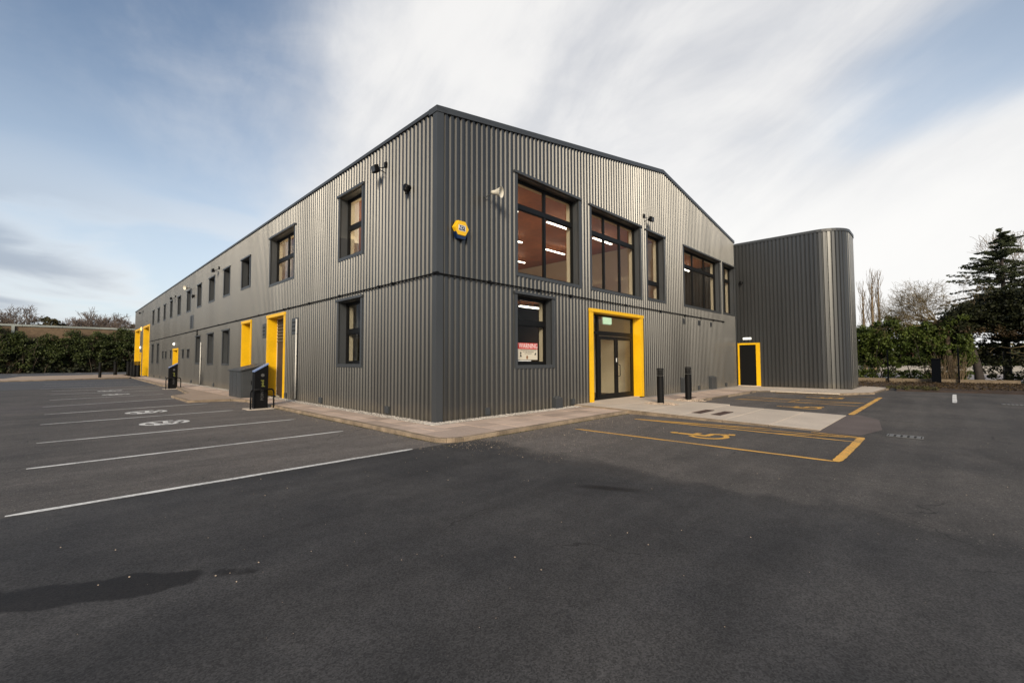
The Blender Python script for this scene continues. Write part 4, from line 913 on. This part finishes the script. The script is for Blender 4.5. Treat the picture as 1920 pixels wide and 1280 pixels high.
# ------------------------------------------------------------------ street furniture
def bollard(x,y,z,h,r,label,grp):
    t=empty('bollard',(x,y,z)); tag(t,label,'bollard',grp)
    MB().lathe((x,y,z-.02),[(r,0),(r,h*.80)],20).build('shaft',MC['blackpl'],t,smooth=False)
    for k in range(3): MB().lathe((x,y,z+h*(.80+.055*k)),[(r*.82,-.003),(r*.82,.012),(r*1.02,.014),(r*1.02,h*.045)],20).build('ring',MC['blackpl'],t)
    MB().lathe((x,y,z+h*.965),[(r*1.04,0),(r*1.04,h*.02),(r*.9,h*.035)],20).build('cap',MC['blackpl'],t)
    return t
bollard(7.51,-1.75,.03,1.13,.105,'black bollard with ringed head, nearer the entrance doors on the concrete path','black bollards')
bollard(9.30,-1.9,.03,1.15,.105,'black bollard with ringed head, further right by the edge of the concrete path','black bollards')
bollard(-3.42,48.4,0,1.45,.11,'slim black post alone on the far pavement before the hedge','black bollards')
for x,y,lb in ((-.75,47.6,'black bollard before the nearer tall yellow opening at the far end'),(-.75,50.6,'black bollard between the two far tall yellow openings, nearer one'),(-.75,53.2,'black bollard by the small far yellow door'),(-.75,56.6,'black bollard before the furthest tall yellow opening'),(-1.7,58.5,'furthest black bollard at the end of the building')):
    bollard(x,y,0,1.5,.16,lb,'black bollards')

def charger(x,y,label,glabel):
    t=empty('charging_post',(x,y,AS)); tag(t,label,'charging post','electric car charging posts')
    w2,d2=.20,.115
    V=[(x-w2,y-d2,AS),(x+w2,y-d2,AS),(x+w2,y+d2,AS),(x-w2,y+d2,AS),(x-w2,y-d2,1.12),(x+w2,y-d2,1.36),(x+w2,y+d2,1.36),(x-w2,y+d2,1.12)]
    MB().add(V,[(3,2,1,0),(4,5,6,7),(0,1,5,4),(1,2,6,5),(2,3,7,6),(3,0,4,7)]).build('body',MC['blackpl'],t,bevel=.012)
    e=.005
    V=[(x-w2-e,y-d2-e,1.08),(x+w2+e,y-d2-e,1.32),(x+w2+e,y+d2+e,1.32),(x-w2-e,y+d2+e,1.08),(x-w2-e,y-d2-e,1.125),(x+w2+e,y-d2-e,1.366),(x+w2+e,y+d2+e,1.366),(x-w2-e,y+d2+e,1.125)]
    MB().add(V,[(3,2,1,0),(4,5,6,7),(0,1,5,4),(1,2,6,5),(2,3,7,6),(3,0,4,7)]).build('screen_head',MC['screen'],t,bevel=.006)
    MB().lathe((x+.03,y-d2-.002,.98),[(.05,0),(.05,.012)],16,(0,-1,0)).build('socket',MC['txtd'],t)
    text('pod',.14,(x+.03,y-d2-.004,.72),(R(90),R(-90),0),MC['txtg'],t); text('POINT',.12,(x+.03,y-d2-.004,.36),(R(90),R(-90),0),MC['txtd'],t)
    MB().box((x-.42,y-.42,AS-.01),(x+.34,y+.3,AS+.015)).build('base_pad',MC['conc'],t)
    g=empty('guard_hoop',(x,y-.24,AS)); tag(g,glabel,'hoop guard','hoop guards before the charging posts')
    pts=[(x-.33,.44),(x-.33+.02,.50),(x-.27,.535),(x+.27,.535),(x+.31,.50),(x+.33,.44)]
    b=MB(); b.tube((x-.33,y-.24,AS),(x-.33,y-.24,.44),.024,n=10); b.tube((x+.33,y-.24,AS),(x+.33,y-.24,.44),.024,n=10); b.build('leg',MC['blackpl'],g,smooth=True)
    b=MB()
    for p,q in zip(pts[:-1],pts[1:]): b.tube((p[0],y-.24,p[1]),(q[0],y-.24,q[1]),.024,n=10)
    b.build('top_rail',MC['blackpl'],g,smooth=True)
charger(-1.52,7.36,'black charging post with sloping blue screen beside the grey storage cabinet','black hoop guard of the nearer charging post')
charger(-1.60,22.6,'black charging post with sloping blue screen further off, before the small yellow door','black hoop guard of the farther charging post')

# storage cabinet
sc_=empty('storage_cabinet',(-.6,12.15,0)); tag(sc_,'slate grey metal storage cabinet with sloping lid against the long wall','cabinet')
x0,x1,y0,y1=-1.08,-.12,11.3,13.0
V=[(x0,y0,0),(x1,y0,0),(x1,y1,0),(x0,y1,0),(x0,y0,1.04),(x1,y0,1.27),(x1,y1,1.27),(x0,y1,1.04)]
MB().add(V,[(3,2,1,0),(4,5,6,7),(0,1,5,4),(1,2,6,5),(2,3,7,6),(3,0,4,7)]).build('body',MC['dark'],sc_,bevel=.006)
V=[(x0-.05,y0-.05,1.035),(x1,y0-.05,1.285),(x1,y1+.05,1.285),(x0-.05,y1+.05,1.035),(x0-.05,y0-.05,1.085),(x1,y0-.05,1.335),(x1,y1+.05,1.335),(x0-.05,y1+.05,1.085)]
MB().add(V,[(3,2,1,0),(4,5,6,7),(0,1,5,4),(1,2,6,5),(2,3,7,6),(3,0,4,7)]).build('lid',MC['trim'],sc_,bevel=.006)
for k,(a_,b_) in enumerate(((x0+.05,-.64),(-.60,x1-.05))):
    dd_=MB().box((a_,y0-.015,.06),(b_,y0-.001,1.0)).build('door_panel',MC['dark'],sc_,bevel=.003)
    MB().box((b_-.09 if k==0 else a_+.06,y0-.03,.5),(b_-.07 if k==0 else a_+.08,y0-.0155,.66)).build('handle',MC['blackpl'],dd_)
MB().box((-.641,y0-.010,.05),(-.599,y0-.0005,1.0)).build('door_gap',MC['void'],sc_)
for k in range(3): MB().box((x0-.012,y0+.05+k*.55,.05),(x0-.001,y0+.55+k*.55,.98)).build('front_panel',MC['dark'],sc_,bevel=.003)

# drains
def grate(x0,x1,y0,y1,z,label,m='rust',n=9,alongx=False,name='drain_grating'):
    t=empty(name,((x0+x1)/2,(y0+y1)/2,z)); tag(t,label,'drain cover')
    MB().box((x0,y0,z-.03),(x1,y1,z+.002)).build('pit',MC['void'],t)
    f_=MB(); e=.02
    f_.box((x0,y0,z+.002),(x0+e,y1,z+.009)); f_.box((x1-e,y0,z+.002),(x1,y1,z+.009)); f_.box((x0+e,y0,z+.002),(x1-e,y0+e,z+.008)); f_.box((x0+e,y1-e,z+.002),(x1-e,y1,z+.008)); f_.build('rim',MC[m],t)
    for k in range(n):
        if alongx: 
            yy=y0+e+(y1-y0-2*e)*(k+.5)/n; w_=(y1-y0)/n*.28; MB().box((x0+e,yy-w_,z+.002),(x1-e,yy+w_,z+.0075)).build('bar',MC[m],t)
        else:
            xx=x0+e+(x1-x0-2*e)*(k+.5)/n; w_=(x1-x0)/n*.30; MB().box((xx-w_,y0+e,z+.002),(xx+w_,y1-e,z+.0075)).build('bar',MC[m],t)
grate(5.95,6.95,-3.62,-3.38,szx(-3.5)+.002,'rusty brown grating in the concrete path, nearer the building','rust')
grate(5.95,6.95,-4.12,-3.88,szx(-4.0)+.002,'rusty brown grating in the concrete path, nearer the parking bays','rust')
grate(5.25,5.62,-7.98,-7.45,AS+.004,'grey slotted drain cover in the tarmac beyond the yellow bay corner','iron',5,True)
grate(15.6,16.1,-10.1,-9.6,AS+.004,'far dark drain cover in the tarmac near the soil bed','iron',5,True)
grate(10.4,11.0,-1.5,-1.1,.006,'dark inspection cover in the paving behind the second bollard','rust',6)

# ------------------------------------------------------------------ vegetation builders
def tubes(name, S, m, parent, sides=4):
    """S: list of (p,q,r0,r1)"""
    P=np.array([s[0] for s in S],float); Q=np.array([s[1] for s in S],float); r0=np.array([s[2] for s in S])[:,None,None]; r1=np.array([s[3] for s in S])[:,None,None]
    d=Q-P; d/=np.maximum(np.linalg.norm(d,axis=1),1e-6)[:,None]
    ref=np.where(np.abs(d[:,2:3])>.9, np.array([[1.,0,0]]), np.array([[0,0,1.]])); a=np.cross(d,ref); a/=np.linalg.norm(a,axis=1)[:,None]; b=np.cross(d,a)
    th=np.arange(sides)*2*math.pi/sides; ring=a[:,None]*np.cos(th)[None,:,None]+b[:,None]*np.sin(th)[None,:,None]
    V=np.concatenate([P[:,None]+ring*r0, Q[:,None]+ring*r1],1); n=len(S)
    f=np.array([(i,(i+1)%sides,sides+(i+1)%sides,sides+i) for i in range(sides)])
    F=(f[None]+2*sides*np.arange(n)[:,None,None]).reshape(-1,4)
    return npmesh(name, V.reshape(-1,3), F, m, parent)
def grow(p, d, L, r, depth, S, spread=.5, upb=.15, kids=(2,4), shrink=.72, jitter=.22, tipr=.006, tw=None):
    nseg=3; cur=Vector(p); d=Vector(d).normalized(); rr=r
    for i in range(nseg):
        dn=(d+Vector((random.gauss(0,jitter),random.gauss(0,jitter),random.gauss(0,jitter)+upb*.3))).normalized()
        nx_=cur+dn*(L/nseg); r1=max(tipr, rr*.86); S.append((tuple(cur),tuple(nx_),rr,r1)); 
        if depth>0 and i>0:
            for _ in range(random.randint(*kids)-(1 if i==1 else 0)):
                o=dn.orthogonal().normalized(); o.rotate(Matrix.Rotation(random.uniform(0,6.28),3,dn)); nd=(dn*(1-spread)+o*spread*random.uniform(.7,1.4)+Vector((0,0,upb))).normalized()
                grow(nx_, nd, L*shrink*random.uniform(.75,1.1), max(tipr,r1*.62), depth-1, S, spread, upb, kids, shrink, jitter, tipr)
        cur=nx_; d=dn; rr=r1
def leaves(name, C, size, m, parent=None, flat=0, kind=None, aspect=1.7):
    n=len(C); sz=(size*rng.uniform(.6,1.4,(n,1)))
    d=rng.normal(size=(n,3)); d[:,2]*=(1-flat); d/=np.linalg.norm(d,axis=1)[:,None]
    e=np.cross(d,rng.normal(size=(n,3))); e/=np.linalg.norm(e,axis=1)[:,None]; nn=np.cross(d,e)
    V=np.stack([C-d*sz*.5, C+e*sz/aspect*.5+nn*sz*.08, C+d*sz*.5, C-e*sz/aspect*.5+nn*sz*.08],1)
    o=npmesh(name,V.reshape(-1,3),np.arange(4*n).reshape(n,4),m,parent)
    if kind: o['kind']=kind
    return o
def clumps(n, nc, boxfn, rad):
    """points gathered in clumps; boxfn() returns a clump centre"""
    cs=np.array([boxfn() for _ in range(nc)]); idx=rng.integers(0,nc,n); g=rng.normal(size=(n,3)); g/=np.linalg.norm(g,axis=1)[:,None]
    return cs[idx]+g*(rng.uniform(.35,1,(n,1)))*rad*rng.uniform(.6,1.3,(nc,1))[idx]*np.array([[1,1,.75]])

# ---- left: wall with coping, ivy hedge, trees behind
wl=empty('boundary_wall',(-30,84.9,0)); tag(wl,'long brown boundary wall with pale coping behind the left hedge','wall')
V=MB(); V.box((-110,84.9,-.1),(14,85.2,6.55)); V.build('wall_face',MC['wallb'],wl)
xx_=-110
while xx_<14: MB().box((xx_+.01,84.75,6.55),(xx_+3.99,85.35,6.82+random.uniform(-.01,.01))).build('coping_stone',MC['coping'],wl); xx_+=4
MB().box((-11.0,84.6,4.4),(-10.7,84.9,6.55)).build('pier',MC['coping'],wl)
hd=empty('ivy_hedge',(-25,83.9,0)); tag(hd,'tall dark ivy hedge covering the wall along the far left edge of the car park','hedge')
def bf():
    x=random.uniform(-62,13); t=5.75+.4*math.sin(x*.9)+.5*math.sin(x*.37+1)+.35*math.sin(x*2.3)
    z=random.uniform(.3,1)**.75*t if random.random()<.85 else random.uniform(.1,t); return (x, 84.1-1.3*random.random()*(1-.35*z/6), z)
leaves('foliage', clumps(90000,1700,bf,.60), .22, MC['ivy'], hd)
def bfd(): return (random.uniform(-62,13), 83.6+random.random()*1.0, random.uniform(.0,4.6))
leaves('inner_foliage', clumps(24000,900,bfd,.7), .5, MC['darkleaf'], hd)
S=[]
for i in range(30):
    x=random.uniform(-40,13); grow((x,83.2,0),(random.uniform(-.3,.3),-.05,1),1.7,.035,3,S,.42,.25,(1,2),.85,.2,.02)
tubes('bare_stems',S,MC['bark'],hd,3)
def far_tree(x,y,h,wd,label,kind='bare'):
    t=empty('bare_tree' if kind=='bare' else 'pine_tree',(x,y,0)); tag(t,label,'tree','trees beyond the left boundary wall')
    h*=.86
    if kind=='bare':
        S=[]; S.append(((x,y,0),(x,y,h*.45),.3,.22)); S1=[]
        for k in range(12): a=random.uniform(0,6.28); grow((x,y,h*(.30+.025*k)),(math.cos(a)*.8,math.sin(a)*.8,.9),h*.20*wd,.09,4,S1,.5,.14,(2,3),.76,.22,.024)
        tubes('trunk',S,MC['bark'],t,6); tubes('crown',S1,MC['pinktwig'],t,3)
    else:
        MB().tube((x,y,0),(x,y,h*.7),.3,.15).build('trunk',MC['bark'],t)
        def b2():
            a=random.uniform(0,6.28); r=random.random()**.5*h*.24*wd; return (x+r*math.cos(a), y+r*math.sin(a), h*(.60+.30*random.random()*(1-(r/(h*.3*wd))**2))+h*.06)
        leaves('crown', clumps(5000,70,b2,h*.06), .42, MC['pine'], t); S1=[]
        for k in range(6): a=random.uniform(0,6.28); grow((x,y,h*.45),(math.cos(a),math.sin(a),.8),h*.16*wd,.08,3,S1,.5,.1,(2,3),.75,.2,.03)
        tubes('limb',S1,MC['pinktwig'],t,3)
#            x     y   h
for x,h,wd,k,lb in [(-20,12.5,.8,'pine','dark pine beyond the wall at the extreme left edge'),(-15.8,12.5,.8,'pine','dark pine cut by the left edge of the picture beyond the wall'),(-12.0,13.2,1.0,'bare','bare spreading tree beyond the wall, leftmost of the bare ones'),(-7.6,12.2,1.0,'pine','rounded brown green pine standing between two bare trees beyond the wall'),(-4.2,12.2,.9,'bare','low bare pinkish tree just right of the rounded pine beyond the wall'),(-1.0,13.2,1.1,'bare','tallest bare pinkish tree beyond the wall, centre of the row'),(2.2,12.6,.9,'bare','bare reddish tree beyond the wall, second from the building'),(5.2,11.6,1.0,'pine','brownish flat topped pine beyond the wall next to the building'),(9.5,11.5,1.0,'bare','bare tree beyond the wall partly hidden by the building end')]:
    far_tree(x,114+random.uniform(-3,3),h,wd,lb,k)
x_=-30
for i in range(6): far_tree(x_-i*7,116,12.5+random.uniform(-1,1),1.1,'bare tree beyond the wall out to the left, number %s from the dark pine'%('one','two','three','four','five','six')[i],'bare')

# ---- right: timber edging, hedge, conifer, evergreen mass, bare tree, poplars
te=empty('timber_edging',(30.2,-5,0)); tag(te,'low timber retaining boards at the foot of the right hedge','edging')
yv=8.0
while yv>-9.5: MB().box((30.15,yv-2.38,-.05),(30.21,yv,.27+random.uniform(-.015,.015))).build('timber_board',MC['timber'],te); yv-=2.4
fe=empty('wire_fence',(30.05,-6,0)); tag(fe,'thin black post and wire fence before the right hedge','fence')
for k,yv in enumerate(np.arange(1.8,-20,-3.1)): MB().box((30.02,yv-.035-4.45+1.8-1.8,-.1),(30.09,yv+.035-4.45,2.05)).build('post',MC['navy'],fe)
wr=MB()
for z in np.arange(.35,2.0,.33): wr.tube((30.05,0,z),(30.05,-24,z),.006,n=4)
wr.build('wire',MC['navy'],fe)
hr=empty('laurel_hedge',(31.5,-4,0)); tag(hr,'leafy green laurel hedge with bare lower stems right of the annex','hedge')
def h1():
    y=random.uniform(-9.3,6); t=3.7+.25*math.sin(y*1.9)+.18*math.sin(y*4.1); z=random.uniform(2.05,t); return (31.2+random.uniform(-.7,.8), y, z)
leaves('foliage', clumps(46000,480,h1,.36), .14, MC['hedgeleaf'], hr)
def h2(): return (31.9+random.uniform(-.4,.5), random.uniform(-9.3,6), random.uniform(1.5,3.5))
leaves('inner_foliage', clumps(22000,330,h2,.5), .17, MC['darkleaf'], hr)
def h3(): return (31.3+random.uniform(-.5,.5), random.uniform(-9.5,6), random.choice([random.uniform(.2,.75),random.uniform(.95,2.1),random.uniform(1.2,2.1)]))
leaves('low_foliage', clumps(38000,700,h3,.27), .12, MC['hedgeleaf'], hr)
S=[]
for i in range(52):
    yv=random.uniform(-9.2,4); xb=31.2+random.uniform(-.4,.4); grow((xb,yv,-.05),(random.uniform(-.1,.1),random.uniform(-.35,.35),1),1.15,.032,2,S,.35,.3,(1,2),.9,.14,.010)
tubes('stem',S,MC['darkbark'],hr,4)

# clipped dark evergreen mass
em=empty('evergreen_tree',(32.8,-11.8,0)); tag(em,'broad very dark evergreen tree with brown underside at the right edge','tree')
def e1():
    while True:
        y=random.uniform(-17.5,-8.2); u=(y+12.9)/4.7; x=32.6+random.uniform(-1.9,1.9); z=3.15+random.random()*2.35*max(0,1-u*u)**.5 if abs(u)<1 else 3.2
        if z>3.0: return (x,y,z+.10*math.sin(y*3))
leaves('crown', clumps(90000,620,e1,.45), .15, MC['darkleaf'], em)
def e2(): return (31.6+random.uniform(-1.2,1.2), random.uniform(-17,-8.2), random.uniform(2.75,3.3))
leaves('dry_underside', clumps(2600,140,e2,.30), .10, MC['dry'], em)
S=[]
for yb,tx in ((-9.75,.10),(-11.6,-.12),(-13.6,.1),(-15.5,0)):
    tubes('trunk',[((31.6,yb,-.1),(31.7,yb+tx*1.2,1.3),.24,.17),((31.7,yb+tx*1.2,1.3),(31.9,yb+tx*5,3.2),.17,.13)],MC['darkbark'],em,9)
for k in range(9):
    S=[]; yb=random.choice([-9.3,-11.9,-13.2,-15.4]); a=random.uniform(2.2,4.0); grow((31.7,yb,random.uniform(1.9,2.9)),(math.cos(a)*.7,random.choice([-1,1])*.9,.02),.95,.045,3,S,.45,-.08,(1,2),.8,.25,.011)
    tubes('bare_limb',S,MC['mosstwig'],em,4)
def e4(): return (34.8+random.uniform(-.8,.8), random.uniform(-19,-7.6), random.uniform(.15,2.9))
tag(leaves('undergrowth', clumps(15000,330,e4,.34), .15, MC['darkleaf'], None),'dark tangled undergrowth behind the evergreen trunks','shrub')
# spreading bare tree leaning left
bt=empty('bare_tree',(31.0,-8.55,0)); tag(bt,'bare mossy tree with tangled spreading twigs over the right hedge','tree','bare trees on the right')
S=[((31.0,-8.62,-.1),(31.0,-8.5,1.3),.20,.14),((31.0,-8.5,1.3),(31.1,-8.4,3.7),.14,.10)]
tubes('trunk',S,MC['bark'],bt,9); S=[]
for k in range(15):
    a=random.uniform(-.1,.95); up_=random.uniform(.05,.62); sgn=1 if random.random()<.9 else -.6
    grow((31.1+random.uniform(-.1,.1),-8.40,random.uniform(3.1,3.7)),(a,sgn*1.0,up_+.05),random.uniform(1.05,1.6),.05,4,S,.44,.05,(2,3),.76,.26,.0055)
tubes('crown',S,MC['mosstwig'],bt,3)
# brush of dry stems at the trunk foot
S=[]
for k in range(150):
    p=(30.6+random.gauss(0,.2),-8.5+random.gauss(0,.3),-.05); S.append((p,(p[0]+random.gauss(0,.15),p[1]+random.gauss(0,.35),random.uniform(.8,1.9)),.011,.006))
db=tubes('dry_shrub',S,MC['twig'],None,3); tag(db,'clump of dry upright brown stems at the foot of the bare tree','shrub')
# conifer
def conifer(x,y,h,label):
    t=empty('conifer_tree',(x,y,0)); tag(t,label,'tree')
    MB().tube((x,y,-.1),(x,y,h),.22,.03,n=8).build('trunk',MC['darkbark'],t)
    S=[]; C=[]
    z=2.4
    while z<h-.1:
        f=(h-z)/(h-2.4); L=.3+3.9*f**.8
        for k in range(4):
            a=random.uniform(0,6.28); l=L*random.uniform(.45,1.2); n=10; p=Vector((x,y,z+random.uniform(-.2,.2))); rise=random.uniform(.05,.42); droop=random.uniform(.30,.62); prev=p; a1=a
            for i in range(1,n+1):
                u=i/n; a1+=random.gauss(0,.05); q=prev+Vector((math.cos(a1), math.sin(a1), rise-droop*2*u*.7+.5*u*u+random.gauss(0,.05)))*(l/n); S.append((tuple(prev),tuple(q),.03*(1-u)+.006,.03*(1-u)+.004)); 
                if u>.12:
                    for sd in (-1,1):
                        w_=l*random.uniform(.08,.30)*(1-u*.65); an=a1+sd*random.uniform(.6,1.1); e=q+Vector((math.cos(an)*w_,math.sin(an)*w_,random.uniform(-.16,.05)*w_*3)); S.append((tuple(q),tuple(e),.008,.004))
                        for _ in range(int(16+60*w_)):
                            v=random.random(); C.append((q.x+(e.x-q.x)*v+random.gauss(0,.035), q.y+(e.y-q.y)*v+random.gauss(0,.035), q.z+(e.z-q.z)*v-abs(random.gauss(0,.05))))
                prev=q
        z+=.15+.10*f
    tubes('limb',S,MC['darkbark'],t,3); leaves('foliage',np.array(C),  .11,MC['fir'],t,flat=.35,aspect=2.8)
conifer(36.5,-11.15,9.9,'dark layered conifer rising above the evergreen at the right edge')
# bare twigs behind the conifer, poplars, far trees
def bare(x,y,h,wd,label,m='twig',grp='bare trees on the right',tip=.012,n=6,upb=.2,sp=.42):
    t=empty('bare_tree',(x,y,0)); tag(t,label,'tree',grp); S=[((x,y,-.1),(x,y,h*.5),.18,.12)]; tubes('trunk',S,MC['bark'],t,7); S=[]
    for k in range(n): a=6.28*k/n; grow((x,y,h*(.3+.03*k)),(math.cos(a)*wd,math.sin(a)*wd,1),h*.24,.07,4,S,sp,upb,(2,3),.76,.2,tip)
    tubes('crown',S,MC[m],t,3)
bare(39.5,-12.4,10.9,.16,'bare tree behind the conifer whose twigs stick out above it',tip=.009,n=3)
bare(42,-16.5,7.5,.6,'bare tree beyond the evergreen outside the right edge',tip=.011)
def poplar(x,y,h,label):
    t=empty('poplar_tree',(x,y,0)); tag(t,label,'tree','slim bare poplars beyond the right hedge'); tubes('trunk',[((x,y,0),(x,y,h*.9),.22,.05)],MC['twig'],t,6); S=[]
    z=2.0
    while z<h*.93:
        for k in range(4):
            a=random.uniform(0,6.28); grow((x,y,z),(math.cos(a)*.32,math.sin(a)*.32,1),h*.13*(1-.4*z/h),.028,2,S,.18,.5,(1,2),.8,.10,.010)
        z+=.62
    tubes('crown',S,MC['twig'],t,3)
for x,y,h,lb in ((60,-1.6,9.9,'slim bare poplar nearest the annex wall'),(60,-2.45,11.4,'tallest slim bare poplar beyond the right hedge'),(61,-2.95,10.9,'slim bare poplar just right of the tallest one')): poplar(x,y,h,lb)
# navy cabinet and things beyond the road
nc=empty('utility_cabinet',(29.6,-8.0,0)); tag(nc,'narrow dark navy cabinet standing on the soil before the hedge','cabinet')
MB().box((29.4,-8.12,-.05),(29.8,-7.72,1.42)).build('body',MC['navy'],nc,bevel=.01); MB().box((29.36,-8.15,1.42),(29.84,-7.69,1.48)).build('lid',MC['navy'],nc,bevel=.01)
lw=tag(MB().box((60.5,-60,-.1),(60.8,12,.75)).build('low_wall',MC['lowwall']),'low pale wall along the far side of the road behind the hedge','wall')
oh=empty('orange_hoarding',(63,-5,0)); tag(oh,'orange hoarding panels glimpsed through the hedge','hoarding')
for k in range(2): MB().box((63,-9.0+2.1*k,1.2),(63.1,-7.0+2.1*k,2.9)).build('panel',MC['orange'],oh)
def h5(): return (66+random.uniform(-1,1), random.uniform(-70,14), random.uniform(.2,2.8))
o=leaves('far_hedge', clumps(16000,500,h5,.8), .35, MC['ivy'], None); tag(o,'distant low green hedge beyond the road on the right','hedge')
def h6(): return (110+random.uniform(-5,5), random.uniform(-130,40), random.uniform(0,5.0)*random.uniform(.5,1))
o=leaves('distant_trees', clumps(26000,700,h6,1.8), .9, MC['pine'], None); tag(o,kind='stuff'); o['label']='distant belt of trees beyond the road'
# leaf litter on the soil bed
c=[(random.uniform(22.3,30.8),random.uniform(-22,-6.5) if random.random()<.8 else random.uniform(-6.5,2),.09+random.uniform(-.02,.03)) for _ in range(9000)]
blades('leaf_litter',c,.10,MC['dry'],upd=.25,aspect=1.6,label='brown leaf litter over the soil bed')
def h7(): return (22.4+random.uniform(-.3,.9), random.uniform(-8,-6.2), .06)
blades('bed_weeds',clumps(1200,40,h7,.12),.12,MC['grassm'],label='low weeds at the corner of the soil bed')
print('objects', len(bpy.data.objects))
